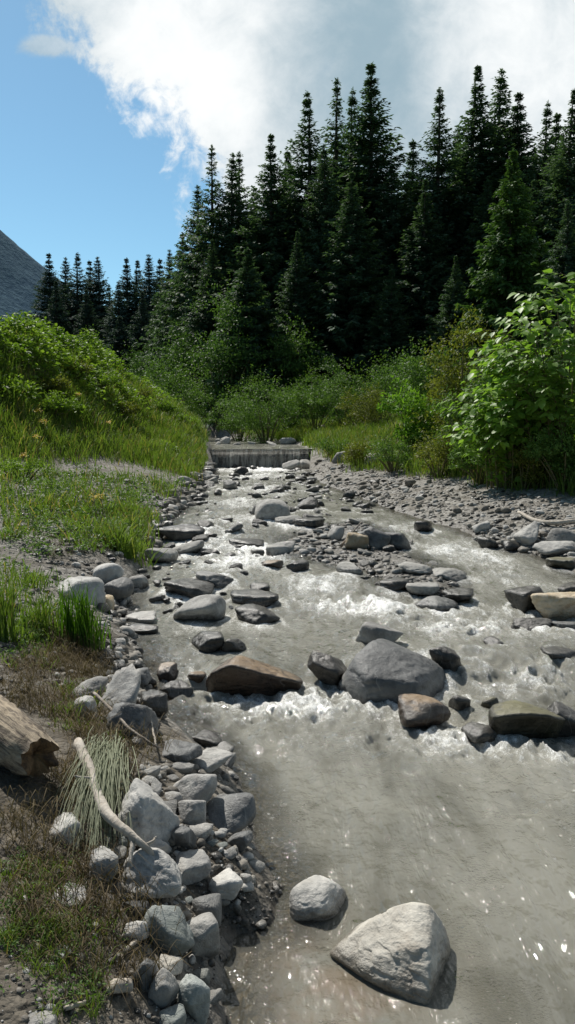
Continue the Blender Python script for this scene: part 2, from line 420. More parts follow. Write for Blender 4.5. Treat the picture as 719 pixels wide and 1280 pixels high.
# ------------------------------------------------------------------ ground
def build_ground():
    ys = np.concatenate([[-30, -15, -8, -5], np.arange(-3, 1.0, 0.25), np.geomspace(1.0, 60, 420), np.geomspace(64, 2500, 40)])
    s = np.linspace(-1, 1, 431)
    xs0 = np.sign(s) * (np.abs(s) * 5.0 + 12 * np.abs(s)**4 + 60 * np.abs(s)**9)
    V = []
    for y in ys:
        k = 1.0 if y < 60 else y / 60.0
        V.append(np.stack([xs0 * k * np.clip(y / 8, 0.75, 1.6), np.full(len(xs0), y), np.zeros(len(xs0))], -1))
    V = np.concatenate(V)
    V[:, 2] = G(V[:, 0], V[:, 1])
    far = V[:, 1] > 60
    V[:, 2] = np.where(far, G(np.clip(V[:, 0], -23, 23), np.minimum(V[:, 1], 59)) * 0 + 3.0 + 2.0 * sstep(60, 400, V[:, 1]), V[:, 2])
    n, m = len(ys), len(xs0)
    i = np.arange(n - 1)[:, None] * m; j = np.arange(m - 1)[None]
    Q = np.stack([i + j, i + j + 1, i + m + j + 1, i + m + j], -1).reshape(-1, 4)
    me = mesh_np('ground', V, [Q])
    sd = bil(SD_W, V[:, 0], V[:, 1])
    attr(me, 'veg', veg(V[:, 0], V[:, 1]))
    attr(me, 'soil', np.where(V[:, 0] < 0, 0.35 + 0.65 * sstep(6.5, 4.5, V[:, 1]), 0) * sstep(-0.1, 0.25, sd))  # left bank soil tone, deepened near the camera as shade in stone gaps
    m_, nb, b, out = new_mat('gravel_and_soil')
    p = nb.node('ShaderNodeNewGeometry').outputs['Position']
    big = nb.noise(p, 1.6, 5, 0.6); med = nb.noise(p, 14, 5, 0.65); fine = nb.noise(p, 90, 4, 0.7)
    vo = nb.node('ShaderNodeTexVoronoi'); nb.put(vo.inputs['Vector'], p); vo.inputs['Scale'].default_value = 24; vo.inputs['Randomness'].default_value = 1
    vo2 = nb.node('ShaderNodeTexVoronoi'); nb.put(vo2.inputs['Vector'], p); vo2.inputs['Scale'].default_value = 60
    vc = nb.node('ShaderNodeSeparateColor'); nb.links.new(vo.outputs['Color'], vc.inputs[0])
    peb = E(nb, vc.outputs[0])
    silt = nb.mix(nb.smooth(0.35, 0.65, big * 0.5 + med * 0.5), (0.115, 0.102, 0.082), (0.22, 0.20, 0.168))
    stone = nb.mix(peb, (0.09, 0.085, 0.075), (0.43, 0.41, 0.375))
    col = nb.mix(nb.smooth(0.36, 0.52, nb.noise(p, 3, 3)) * 0.85, silt, stone)
    col = nb.mix(1.0, col, nb.mix(nb.attr('soil'), (1.0, 1.0, 1.0), (0.46, 0.42, 0.36)), 'MULTIPLY')  # darkens for soil and for painted shade between the heap stones
    soil = nb.mix(med, (0.05, 0.042, 0.025), (0.10, 0.085, 0.045))
    vg = nb.smooth(0.3, 0.7, nb.attr('veg') + (med - 0.5) * 0.6)
    col = nb.mix(vg, col, soil)
    h, g = level_nodes(nb)
    w = 1.0 - nb.smooth(0.0, 0.09, h + (med - 0.5) * 0.08)
    col = nb.mix(w * 0.8, col, nb.mix(1.0, col, (0.38, 0.36, 0.33), 'MULTIPLY'))
    nb.put(b.inputs['Base Color'], col); nb.put(b.inputs['Roughness'], 0.92 - w * 0.5)
    d1 = E(nb, vo.outputs['Distance']); d2 = E(nb, vo2.outputs['Distance'])
    ht = (1.0 - d1 * 1.0) * 0.5 + (1.0 - d2) * 0.25 + fine * 0.2 + med * 0.4
    nb.links.new(nb.bump(ht, 0.9, 0.03), b.inputs['Normal'])
    o = link('ground', me, m_); tag(o, kind='structure')

def veg(X, Y):
    """1 where plants cover the ground"""
    sd = bil(SD_W, X, Y); X = np.asarray(X, float); Y = np.asarray(Y, float)
    hl = sstep(0.04, 0.34, hill(X, Y) + 0.12 * fbm(X * 1.2, Y * 1.2, 9.0, 3))
    lft = X < -0.5
    left = np.maximum(hl, sstep(17, 20, Y) * sstep(0.05, 0.4, sd + 0.3 * fbm(X * 0.9, Y * 0.9, 4.0, 3)))
    edge_r = np.interp(Y, [0, 8, 12, 16, 20, 24, 27], [3.5, 2.4, 1.9, 1.75, 1.15, 0.55, 0.15])
    right = sstep(-0.25, 0.35, sd - edge_r + 0.75 * fbm(X * 0.9, Y * 0.9, 8.0, 3))
    v = np.where(lft & (Y < 29), left, right)
    up = sstep(25.5, 28, Y) * sstep(0.1, 0.7, sd)
    v = np.maximum(v, up)
    return np.where(sd < 0, 0, v)

build_ground()

# ------------------------------------------------------------------ rocks
def ico(n):
    bm = bmesh.new(); bmesh.ops.create_icosphere(bm, subdivisions=n, radius=1)
    V = np.array([v.co[:] for v in bm.verts]); Fc = np.array([[v.index for v in f.verts] for f in bm.faces]); bm.free()
    return V / np.linalg.norm(V, axis=1)[:, None], Fc
ICO = {k: ico(k) for k in (1, 2, 3, 4, 5, 6)}

def rock_shape(lvl, seed, p=9, npl=9, flat=0.7, roll=0.0, yaw=None, amp=0.05, pts=None):
    D, Fc = ICO[lvl]
    rg = np.random.default_rng(seed)
    if pts is None:
        n = rg.normal(size=(npl, 3)); n /= np.linalg.norm(n, axis=1)[:, None]
        d = rg.uniform(0.55, 0.95, npl)
        ax = np.concatenate([np.eye(3), -np.eye(3)]); ad = rg.uniform(0.85, 1.0, 6)
        n = np.concatenate([n, ax]); d = np.concatenate([d, ad])
    else:
        bm = bmesh.new()
        for q in pts: bm.verts.new(q)
        bmesh.ops.convex_hull(bm, input=bm.verts)
        c = np.mean(pts, axis=0)
        bm.normal_update()
        n = np.array([f.normal[:] for f in bm.faces]); fc = np.array([f.calc_center_median()[:] for f in bm.faces]); bm.free()
        d = np.einsum('ij,ij->i', n, fc - c)
        flipm = d < 0; n[flipm] *= -1; d = np.maximum(np.abs(d), 1e-3)
    p = p * 1.9 if p > 6 else p * 1.2
    t = np.maximum(D @ n.T, 0) / d
    r = (t**p).sum(1)**(-1.0 / p)
    V = D * r[:, None]
    s = float(seed % 97) * 1.7
    size = np.ptp(V, axis=0).max() / 2
    q = V / size
    big = fbm(q[:, 0] * 1.3 + s, q[:, 1] * 1.3, q[:, 2] * 1.3, 3)
    rid = 1 - np.abs(fbm(q[:, 0] * 2.6 - s, q[:, 1] * 2.6, q[:, 2] * 4.0, 3)) * 3
    fin = fbm(q[:, 0] * 9 + s, q[:, 1] * 9, q[:, 2] * 9, 3)
    cut = fbm(q[:, 0] * 3.1 + 2 * s, q[:, 1] * 3.1, q[:, 2] * 5.5, 2)
    V = V + D * (size * (amp * 1.5 * big + amp * 0.5 * np.clip(rid, -1, 1) + amp * 0.55 * fin - amp * 1.3 * sstep(0.12, 0.2, cut)))[:, None]
    if pts is None:
        if yaw is None: yaw = rg.uniform(0, 6.28)
        c_, s_ = math.cos(yaw), math.sin(yaw)
        V = V @ np.array([[c_, -s_, 0], [s_, c_, 0], [0, 0, 1]]).T
        V = V * np.array([1, 0.85, flat])
        a = math.radians(roll); c_, s_ = math.cos(a), math.sin(a)
        V = V @ np.array([[c_, 0, s_], [0, 1, 0], [-s_, 0, c_]]).T     # positive roll: right side down
    lo, hi = V.min(0), V.max(0)
    return (V - (lo + hi) / 2) / (hi - lo), Fc

# (cx, top, bottom, width, material, roll, sharpness, label)
HERO = [
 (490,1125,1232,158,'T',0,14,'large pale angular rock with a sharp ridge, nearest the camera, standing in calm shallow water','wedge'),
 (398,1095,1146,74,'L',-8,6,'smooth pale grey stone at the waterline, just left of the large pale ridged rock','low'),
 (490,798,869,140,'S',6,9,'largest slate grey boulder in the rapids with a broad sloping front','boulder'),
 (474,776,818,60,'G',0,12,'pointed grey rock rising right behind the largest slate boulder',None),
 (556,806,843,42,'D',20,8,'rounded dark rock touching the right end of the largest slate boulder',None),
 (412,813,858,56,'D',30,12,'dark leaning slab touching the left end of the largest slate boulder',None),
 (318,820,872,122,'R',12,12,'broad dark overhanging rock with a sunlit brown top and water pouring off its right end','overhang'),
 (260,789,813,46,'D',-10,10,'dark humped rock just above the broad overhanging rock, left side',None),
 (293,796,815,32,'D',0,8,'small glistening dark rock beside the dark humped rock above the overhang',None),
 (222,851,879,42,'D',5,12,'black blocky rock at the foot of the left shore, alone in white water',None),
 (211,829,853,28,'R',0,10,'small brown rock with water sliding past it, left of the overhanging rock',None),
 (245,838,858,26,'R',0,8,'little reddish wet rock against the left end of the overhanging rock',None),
 (250,742,779,66,'G',-4,5,'speckled grey oval boulder lying in the left half of the stream',None),
 (322,757,779,58,'D',-4,9,'low dark half-sunk rock just right of the speckled oval boulder',None),
 (318,738,757,62,'D',-8,11,'jagged dark rock above the low half-sunk rock, right of the oval boulder',None),
 (325,729,743,26,'D',0,12,'small dark pointed rock on top of the jagged dark rock',None),
 (237,723,744,62,'D',14,13,'dark slab with a slanted reddish top just behind the speckled oval boulder',None),
 (268,717,729,50,'S',-3,9,'flat grey-green rock almost level with the water behind the slanted slab',None),
 (177,767,777,40,'L',-4,10,'thin pale slab lying flat in quiet water by the left shore',None),
 (180,780,792,40,'D',0,9,'low wet slab in quiet water just below the thin pale slab',None),
 (235,674,696,42,'G',-6,8,'grey hump-backed rock in the left of the stream, upstream of the slanted slab',None),
 (228,654,673,60,'D',8,10,'long dark low rock upstream of the grey hump-backed rock',None),
 (209,651,671,16,'D',0,9,'small dark round rock on the left tip of the long dark low rock',None),
 (341,624,655,46,'G',-14,6,'big rounded grey boulder far upstream in the middle of the channel',None),
 (362,644,657,38,'G',-12,9,'flat grey slab leaning on the right foot of the big rounded upstream boulder',None),
 (387,650,658,40,'D',0,10,'long flat dark stone right of the big rounded upstream boulder',None),
 (351,677,699,38,'G',-10,10,'light grey peaked rock at the left tip of the stony bar',None),
 (340,700,712,30,'R',5,9,'rust-brown low rock in the water below the light grey peaked rock',None),
 (372,700,714,30,'D',0,7,'dark round stone right of the rust-brown low rock',None),
 (308,673,685,44,'D',6,10,'dark broken rock in foaming water left of the stony bar',None),
 (322,687,698,18,'D',0,10,'tiny black rock between the dark broken rock and the light grey peaked rock',None),
 (530,871,911,66,'R',0,10,'brown pitted rock half under water below the largest slate boulder',None),
 (575,867,893,26,'D',10,10,'small black upright rock right of the brown pitted rock',None),
 (612,871,886,22,'O',-20,9,'tiny olive rock tipped on edge, upper left of the big olive topped rock',None),
 (656,878,932,96,'O',6,7,'big dark rock with a flat olive top at the right edge of the rapids','flattop'),
 (706,878,926,54,'D',18,9,'black sloping rock at the right frame edge against the big olive topped rock',None),
 (601,906,931,44,'D',0,8,'dark rock awash in foam just left of the big olive topped rock',None),
 (697,736,778,74,'B',-8,8,'golden tan boulder among dark rocks at the right edge of the stream',None),
 (660,731,771,52,'D',-10,10,'dark cracked rock just left of the golden tan boulder',None),
 (714,729,755,36,'D',10,9,'black rock at the right frame edge behind the golden tan boulder',None),
 (664,774,787,50,'D',0,10,'flat black stone in front of the dark cracked rock',None),
 (706,774,789,44,'S',5,11,'flat dark stone in front of the golden tan boulder',None),
 (620,797,811,28,'D',0,7,'small dark rock barely breaking the water right of the largest slate boulder',None),
 (700,812,824,44,'D',0,8,'low black rock awash at the right frame edge below the golden tan boulder',None),
 (446,665,691,30,'B',-4,7,'rounded tan stone with a stick across it on the stony bar',None),
 (468,658,690,38,'S',24,14,'dark upright split rock behind the tan stone on the stony bar',None),
 (497,665,690,36,'S',0,14,'dark triangular rock at the right end of the upright split rock',None),
 (420,658,677,22,'G',0,8,'small grey stone standing left of the tan stone on the stony bar',None),
 (437,703,719,34,'G',0,7,'grey rounded stone on the lower left edge of the stony bar',None),
 (520,704,718,42,'G',0,9,'long grey stone near the middle of the stony bar',None),
 (561,710,725,48,'G',-4,10,'long flat grey stone near the right tip of the stony bar',None),
 (545,744,763,56,'S',4,9,'grey wet stone at the lowest tip of the stony bar',None),
 (571,735,755,44,'D',0,9,'dark wet stone at the lower right corner of the stony bar',None),
 (528,728,746,42,'G',0,9,'grey block sitting above the lowest tip of the stony bar',None),
 (492,722,738,36,'D',0,9,'dark low stone on the lower edge of the stony bar',None),
 (661,653,686,34,'G',-26,14,'tilted slab standing on edge on the right shore',None),
 (704,659,679,42,'G',0,5,'round grey boulder at the right frame edge on the right shore',None),
 (694,675,693,54,'L',0,7,'wide pale flat stone below the round grey boulder on the right shore',None),
 (602,651,666,22,'L',-10,9,'whitish stone on the right shore, left of the tilted slab',None),
 (609,671,687,24,'D',0,10,'dark stone at the right shore waterline below the whitish stone',None),
 (703,697,713,40,'O',0,8,'dark mossy stone at the right shore waterline',None),
 (530,650,667,26,'D',10,10,'dark stone at the waterline where the right channel narrows',None),
 (640,676,690,24,'D',0,9,'dark stone at the foot of the tilted slab',None),
 (102,722,758,62,'L',4,8,'wide pale flat-topped rock behind the tall green grass clump',None),
 (136,703,735,40,'L',-6,5,'pale smooth boulder right of the wide pale flat-topped rock',None),
 (148,722,752,40,'S',0,6,'dark round boulder below the pale smooth boulder on the left shore',None),
 (172,719,739,26,'G',0,6,'grey round stone at the water right of the dark round boulder',None),
 (131,745,766,26,'B',0,8,'small tan stone at the left foot of the dark round boulder',None),
 (202,684,706,40,'G',8,8,'grey stone in the left waterline below the far grass tuft',None),
 (182,670,689,22,'D',0,7,'dark round stone at the foot of the far grass tuft',None),
 (150,838,905,56,'G',-24,13,'tilted grey slab with a flat cracked face on the left shore','slab'),
 (166,876,927,62,'S',8,9,'big dark boulder under the tilted grey slab',None),
 (110,846,882,52,'G',-6,8,'grey rock half buried in the bank left of the tilted grey slab',None),
 (106,872,899,32,'L',0,6,'pale rounded stone just under the half buried bank rock',None),
 (192,868,902,40,'D',0,10,'black rock at the water right of the tilted grey slab',None),
 (168,833,852,44,'S',-6,10,'dark flat stones edge above the tilted grey slab',None),
 (262,915,937,42,'D',6,10,'dark flat-topped stone crowning the small heap at the water',None),
 (275,928,944,40,'G',-6,9,'grey stone on the right end of the small heap at the water',None),
 (225,928,952,56,'S',-6,10,'blue-grey slab on the left end of the small heap at the water',None),
 (263,938,966,58,'G',-18,10,'smooth grey slab sloping down at the front of the small heap at the water',None),
 (243,962,1010,60,'L',-22,9,'pale sloping rock below the small heap at the water',None),
 (185,980,1053,80,'L',12,14,'biggest pale cracked angular rock on the left bank',None),
 (240,1000,1036,36,'L',0,12,'small pale faceted rock between the pale sloping rock and the blue-grey oval stone',None),
 (287,994,1046,68,'S',-24,6,'blue-grey oval stone leaning at the water edge',None),
 (299,1038,1067,36,'S',-32,9,'thin slab leaning under the blue-grey oval stone',None),
 (190,1056,1120,82,'L',16,7,'long pale rounded rock with the driftwood tip across it',None),
 (240,1068,1100,50,'L',-8,9,'pale flat-topped stone touching the right end of the long pale rounded rock',None),
 (128,1062,1110,44,'L',0,12,'pale angular block beneath the bend of the driftwood branch',None),
 (196,1046,1070,36,'L',8,8,'pale oblong stone wedged under the biggest pale cracked rock',None),
 (231,1034,1062,30,'S',0,7,'dark grey stone under the small pale faceted rock',None),
 (80,1018,1062,48,'L',-4,12,'pale angular block left of the withered grass clump',None),
 (211,1130,1192,66,'V',30,11,'thick grey slab pointing down the bank, middle of the lower heap',None),
 (252,1143,1192,48,'G',0,7,'lumpy conglomerate rock right of the thick grey slab',None),
 (259,1121,1152,38,'S',0,6,'rounded blue-grey stone above the lumpy conglomerate rock',None),
 (243,1220,1274,42,'V',14,9,'greenish grey rock with a pale flat top near the bottom edge',None),
 (205,1212,1256,38,'G',10,9,'grey pitted rock left of the greenish grey rock near the bottom edge',None),
 (213,1198,1222,30,'T',12,9,'small pinkish pale stone in the lower heap',None),
 (283,1088,1118,44,'L',10,8,'pale wet stone at the waterline below the thin leaning slab',None),
 (172,1106,1123,24,'L',0,7,'little pale stone under the driftwood tip',None),
 (213,1262,1290,40,'V',0,8,'pale greenish stone cut by the bottom edge of the photo',None),
 (168,1152,1178,34,'L',0,9,'pale chipped stone at the left foot of the thick grey slab',None),
 (181,1196,1238,28,'S',0,9,'blue-grey stone set in the soil left of the pinkish pale stone',None),
 (50,1262,1292,46,'G',0,8,'grey stone in the soil at the bottom left corner',None),
 (84,1108,1132,54,'L',0,8,'flat pale stone sunk in the soil of the left bank',None),
 (75,1184,1198,28,'V',0,7,'small greenish stone sunk in the grassy soil, lower left',None),
 (365,572,588,24,'L',-20,11,'pale rock leaning against the weir face',None),
 (384,574,589,26,'G',0,9,'grey rock at the right foot of the weir',None),
 (402,545,557,20,'G',0,10,'grey block in the stone pile above the right end of the weir',None),
 (360,547,557,22,'L',0,9,'pale stone standing on the crest of the weir',None),
 (428,543,556,24,'G',-8,10,'largest block of the stone pile right of the weir crest',None),
 (470,543,557,24,'L',-12,9,'pale rock in the grass right of the weir',None),
]
CUSTOM = {
 'wedge': [(-1,.05,-.42),(-.95,.2,-1.0),(-.45,-.45,-.42),(.42,-.85,-.48),(.42,-.8,-1.1),(1,.1,-.4),(1,.3,-1.0),(.6,.8,-.6),(-.5,.7,-.6),(-.1,.25,.5),(.15,.25,.86),(.42,.22,1.0),(.66,.22,.92),(.30,-.45,.62),(.50,-.55,.5),(.93,.3,.1),(-.25,-.35,.1)],
 'boulder': [(-1,-.2,-.5),(-.95,.1,-.9),(-.55,-.7,-1.0),(.45,-.7,-1.0),(-.5,-.65,.25),(.3,-.7,.1),(1,-.1,-.8),(.9,.6,-.8),(-.6,.8,-.9),(-.62,-.1,.75),(-.35,.1,1.0),(.05,.0,.85),(.55,.0,.35),(.92,.1,.1),(-.1,.6,.8)],
 'overhang': [(-1,.0,-.3),(-.85,-.7,.5),(-.45,-.9,.95),(.2,-.9,.55),(.95,-.6,.0),(1,.2,-.2),(-.85,-.25,-1.1),(.8,-.2,-1.1),(-.6,.8,.5),(.7,.9,-.1),(.9,.6,-.9),(-.7,.7,-.9),(-.3,.3,1.0)],
 'flattop': [(-1,-.3,.2),(-.9,-.8,.75),(-.2,-1,.95),(.6,-.9,.8),(1,-.3,.4),(.9,.6,.3),(-.8,.6,.6),(0,.9,.7),(-.7,-.2,-1),(.7,-.2,-1),(.6,.7,-1),(-.6,.6,-1),(-.2,.2,1.0)],
 'slab': [(-1,-.4,-.2),(-.75,.3,-.15),(-.9,-.3,-.75),(.0,-.7,-.3),(.9,-.6,.35),(1,.1,.85),(.4,.6,1.0),(-.3,.6,.75),(.8,-.3,.0),(.3,.3,-.6),(-.5,.4,-.7),(.3,-.4,-.65)],
}
ROCKS = []      # (x, y, half width, half depth, top z, in_water)

def place_dims(cx, yt, yb, w, kd=0.68):
    base = hit(cx, yb - 0.12 * (yb - yt))
    dist = float(np.dot(base - CAM, FW)); s = dist / F_PX
    dirv = base - CAM; th = math.atan2(-dirv[2], math.hypot(dirv[0], dirv[1]))
    W = w * s; hp = (yb - yt) * s * 1.08
    D = min(1.0 * W, kd * hp / max(math.sin(th), 0.05))
    D = max(D, 0.42 * W)
    Hz = math.sqrt(max(hp**2 - (D * math.sin(th))**2, (0.30 * W)**2)) / math.cos(th)
    Hz = min(Hz, 1.5 * W)
    yc = yt + 0.5 * hp / s
    p = hit(cx, yc)
    up_ = 0.0 if kd > 1 else 0.26
    if kd > 1: Hz *= 0.85
    for _ in range(4):
        sfc = surf(p[0], p[1]); zc = sfc + up_ * Hz
        d = rays(cx, yc)[0]; t = (zc - CAM[2]) / d[2]
        if t < 0 or t > 60: break
        q = CAM + d * t
        p = 0.5 * p + 0.5 * q
    return np.array([p[0], p[1], surf(p[0], p[1]) + up_ * Hz]), W, D, Hz, s

def hero_rock(i, spec):
    cx, yt, yb, w, mat, roll, p, label, kind = spec
    loc, W, D, Hz, s = place_dims(cx, yt, yb, w, {'overhang': 0.36, 'flattop': 0.42, 'boulder': 0.55, 'wedge': 0.88, 'low': 0.92}.get(kind, 0.68 if yb < 900 else (1.05 if cx < 150 and yb > 1000 else 0.85)))
    lvl = 5 if w > 70 else (4 if w > 26 else 3)
    if i == 0: lvl = 6
    V, Fc = rock_shape(lvl, 100 + i, p=p, npl=10, flat=0.62, roll=roll, amp=(0.017 if kind else 0.040) if p > 6 else 0.022, pts=CUSTOM.get(kind))
    me = mesh_np('rock_mesh', V * np.array([W, D, Hz]), [Fc])
    big = W > 0.45
    o = link('boulder' if 'boulder' in label else ('rock' if 'rock' in label else ('slab' if 'slab' in label else 'stone')), me, M[mat], loc=loc)
    tag(o, label, 'boulder' if 'boulder' in label else ('stone' if 'stone' in label else 'rock'))
    ROCKS.append((loc[0], loc[1], W / 2, D / 2, loc[2] + Hz / 2, float(bil(SD_W, loc[0], loc[1])) < 0.05, w))

for i, sp in enumerate(HERO): hero_rock(i, sp)

# --- countable smaller stones, one object each
SMALL = [rock_shape(3, 900 + k, p=random.choice((6, 8, 11, 15)), npl=8, flat=random.uniform(0.45, 0.8), amp=0.05) for k in range(26)]
SMALL_ME = {}
def small_mesh(k, mat):
    if (k, mat) not in SMALL_ME:
        V, Fc = SMALL[k]; me = mesh_np('stone_mesh', V, [Fc]); me.materials.append(M[mat]); SMALL_ME[(k, mat)] = me
    return SMALL_ME[(k, mat)]

def in_poly(poly, n, rg):
    poly = np.array(poly, float); lo, hi = poly.min(0), poly.max(0); out = []
    while len(out) < n:
        q = rg.uniform(lo, hi, (n * 3, 2)); d = poly_sd(poly, q[:, 0], q[:, 1]); out += list(q[d < 0])
    return np.array(out[:n])

ZONES = {
 'heap': ([(150,960),(290,935),(318,1050),(322,1090),(285,1160),(262,1280),(190,1280),(165,1160),(140,1080)], 'LLGGGSSV', (16, 38)),
 'leftmid': ([(128,760),(200,690),(170,760),(175,830),(205,890),(195,930),(140,930),(118,850),(120,800)], 'GSDGD', (12, 28)),
 'leftflat': ([(10,650),(60,610),(170,600),(185,650),(170,700),(120,720),(30,700)], 'GGLL', (7, 20)),
 'leftfar': ([(170,690),(200,630),(245,590),(268,590),(245,625),(210,660),(185,700)], 'GDSG', (8, 20)),
 'bar': ([(345,696),(350,672),(400,656),(455,652),(505,672),(580,716),(585,742),(560,760),(470,732),(400,704)], 'GGDSG', (9, 24)),
 'right': ([(395,600),(480,598),(600,630),(719,645),(719,695),(650,684),(560,656),(480,632),(410,605)], 'GGLLS', (7, 18)),
 'stream': ([(190,700),(270,600),(390,600),(440,640),(340,670),(330,760),(200,790)], 'DDS', (9, 30)),
 'far': ([(268,600),(275,588),(392,588),(400,610),(330,620)], 'GDL', (7, 16)),
 'bartail': ([(362,646),(396,606),(440,628),(475,642),(452,656),(400,657)], 'GDGS', (7, 20)),
 'pile': ([(392,560),(398,546),(450,536),(482,540),(470,562),(430,572)], 'GLGS', (7, 17)),
 'pool': ([(268,557),(275,549),(330,549),(384,553),(384,558)], 'LLG', (8, 20)),
 'lweir': ([(252,612),(258,585),(266,570),(272,590),(268,608)], 'GGS', (9, 22)),
 'rshore': ([(590,660),(640,668),(719,690),(719,706),(650,690),(590,676)], 'GGSL', (10, 20)),
}
SCATTER = [
 ('heap', 36, 'small grey or pale stone in the heap between the left bank and the calm water', 'small stones of the lower left heap'),
 ('leftmid', 24, 'small grey stone along the left waterline beside the rapids', 'small stones of the left waterline'),
 ('leftflat', 8, 'small grey cobble on the gravel flat under the grassy hill', 'cobbles of the left gravel flat'),
 ('leftfar', 10, 'small stone on the left waterline below the grassy hill end', 'stones of the far left waterline'),
 ('bar', 26, 'small grey cobble on the stony bar in mid-stream', 'cobbles of the stony bar'),
 ('right', 6, 'small cobble on the right gravel bank below the grass', 'cobbles of the right gravel bank'),
 ('rshore', 10, 'small stone along the right channel waterline', 'stones of the right waterline'),
 ('stream', 42, 'small dark wet rock breaking the water of the upper stream', 'wet rocks of the upper stream'),
 ('bartail', 16, 'small grey stone in the ragged tail of the bar toward the weir', 'stones of the bar tail'),
 ('pile', 16, 'small grey block in the stone pile right of the weir', 'blocks of the stone pile by the weir'),
 ('pool', 15, 'small light grey stone in the stream bed just above the weir', 'light stones above the weir'),
 ('lweir', 13, 'small grey stone at the left end of the weir', 'stones at the left end of the weir'),
 ('far', 18, 'small rock in the shallows at the foot of the weir', 'rocks below the weir'),
]
rg = np.random.default_rng(21)
for zone, n, label, group in SCATTER:
    poly, mats, (s0, s1) = ZONES[zone]
    got = 0; tries = in_poly(poly, n * 8, rg); P = to_ground(tries[:, 0], tries[:, 1])
    for q, p in zip(tries, P):
        if got >= n: break
        s = float(np.dot(p - CAM, FW)) / F_PX
        w = (s0 + (s1 - s0) * rg.random()**1.6) * s
        if any((p[0] - r[0])**2 + (p[1] - r[1])**2 < (0.75 * (w / 2 + min(r[2], r[3]) + 0.15 * r[2]))**2 for r in ROCKS): continue
        h = w * rg.uniform(0.26, 0.6); dpt = w * rg.uniform(0.65, 1.0)
        o = link('stone', small_mesh(int(rg.integers(26)), mats[int(rg.integers(len(mats)))]), loc=(p[0], p[1], p[2] + 0.16 * h))
        o.scale = (w, dpt, h); o.rotation_euler = (rg.uniform(-.4, .4), rg.uniform(-.4, .4), rg.uniform(0, 6.28))
        tag(o, label, 'stone', group)
        ROCKS.append((p[0], p[1], w / 2, dpt / 2, p[2] + h / 2, bil(SD_W, p[0], p[1]) < 0, w / s)); got += 1

# --- everything smaller: one object of loose gravel
def gravel():
    rg = np.random.default_rng(33)
    low = {l: [rock_shape(l, 700 + k, p=8, npl=7, flat=0.6, amp=0.04)[0] for k in range(10)] for l in (1, 2)}
    bags = {k: Bag() for k in ('pale', 'grey', 'dark')}
    sets = [('heap', 1500, 3, 11), ('leftmid', 900, 3.5, 14), ('leftflat', 1100, 2, 8), ('leftfar', 900, 2.5, 12), ('bar', 1500, 2.5, 9), ('right', 1700, 1.5, 5.5), ('far', 350, 2, 7), ('rshore', 350, 3, 9)]
    extra = {'soil': ([(0,1080),(60,1020),(150,1000),(180,1180),(190,1280),(0,1280)], 700, 2, 9),
             'rubble': (ZONES['stream'][0], 170, 3.5, 11), 'rubble2': ([(300,640),(390,600),(470,640),(440,700),(340,705)], 150, 3.5, 11), 'rubble3': ([(280,592),(390,592),(400,612),(280,625)], 90, 3, 9),
             'rightbig': (ZONES['right'][0], 260, 4, 10),
             'bartail2': (ZONES['bartail'][0], 500, 2, 6),
             'rightweir': ([(390,592),(394,574),(480,584),(520,606),(500,640),(470,630),(410,606)], 900, 1.5, 5),
             'hillfoot': ([(0,582),(150,598),(262,600),(215,640),(185,660),(60,640),(0,650)], 1300, 2, 6),
             'flat2': ([(0,690),(120,715),(110,860),(0,880)], 900, 2, 9),
             'upper': ([(392,590),(470,578),(600,606),(719,630),(719,650),(600,632),(480,600)], 1200, 1.5, 5),
             'shallow': ([(300,1060),(340,1060),(352,1110),(330,1160),(290,1170),(280,1120)], 160, 3, 12)}
    for z, n, a, b in sets: extra[z] = (ZONES[z][0], n, a, b)
    for z, (poly, n, a, b) in extra.items():
        q = in_poly(poly, n, rg); P = to_ground(q[:, 0], q[:, 1], water=False)
        for p in P:
            s = float(np.dot(p - CAM, FW)) / F_PX
            w = (a + (b * 1.7 - a) * rg.random()**4.5) * s
            l = 2 if w / s > 5 else 1
            V = low[l][int(rg.integers(10))] * np.array([w, w * rg.uniform(.6, 1), w * rg.uniform(.4, .75)])
            t = rg.uniform(0, 6.28); c, sn = math.cos(t), math.sin(t)
            V = V @ np.array([[c, -sn, 0], [sn, c, 0], [0, 0, 1]]).T + p + np.array([0, 0, rg.uniform(-0.22, 0.2) * w])
            k = ('pale', 'grey', 'grey', 'grey', 'dark')[int(rg.integers(5))]
            if z.startswith('rubble'): k = 'dark'; V = V + np.array([0, 0, max(0.0, float(zw(p[1])) - p[2]) + 0.05 * w])
            bags[k].add(V, [ICO[l][1]])
    root = None
    for k, mk in (('grey', 'gravel_brown'), ('pale', 'L'), ('dark', 'D')):
        o = link('gravel', bags[k].mesh('gravel_mesh'), M[mk]); tag(o, kind='stuff', label={'grey': 'loose brownish grey gravel strewn over both banks and the bar', 'pale': 'loose pale gravel strewn over both banks and the bar', 'dark': 'loose dark gravel strewn over both banks and the bar'}[k], cat='gravel')
gravel()

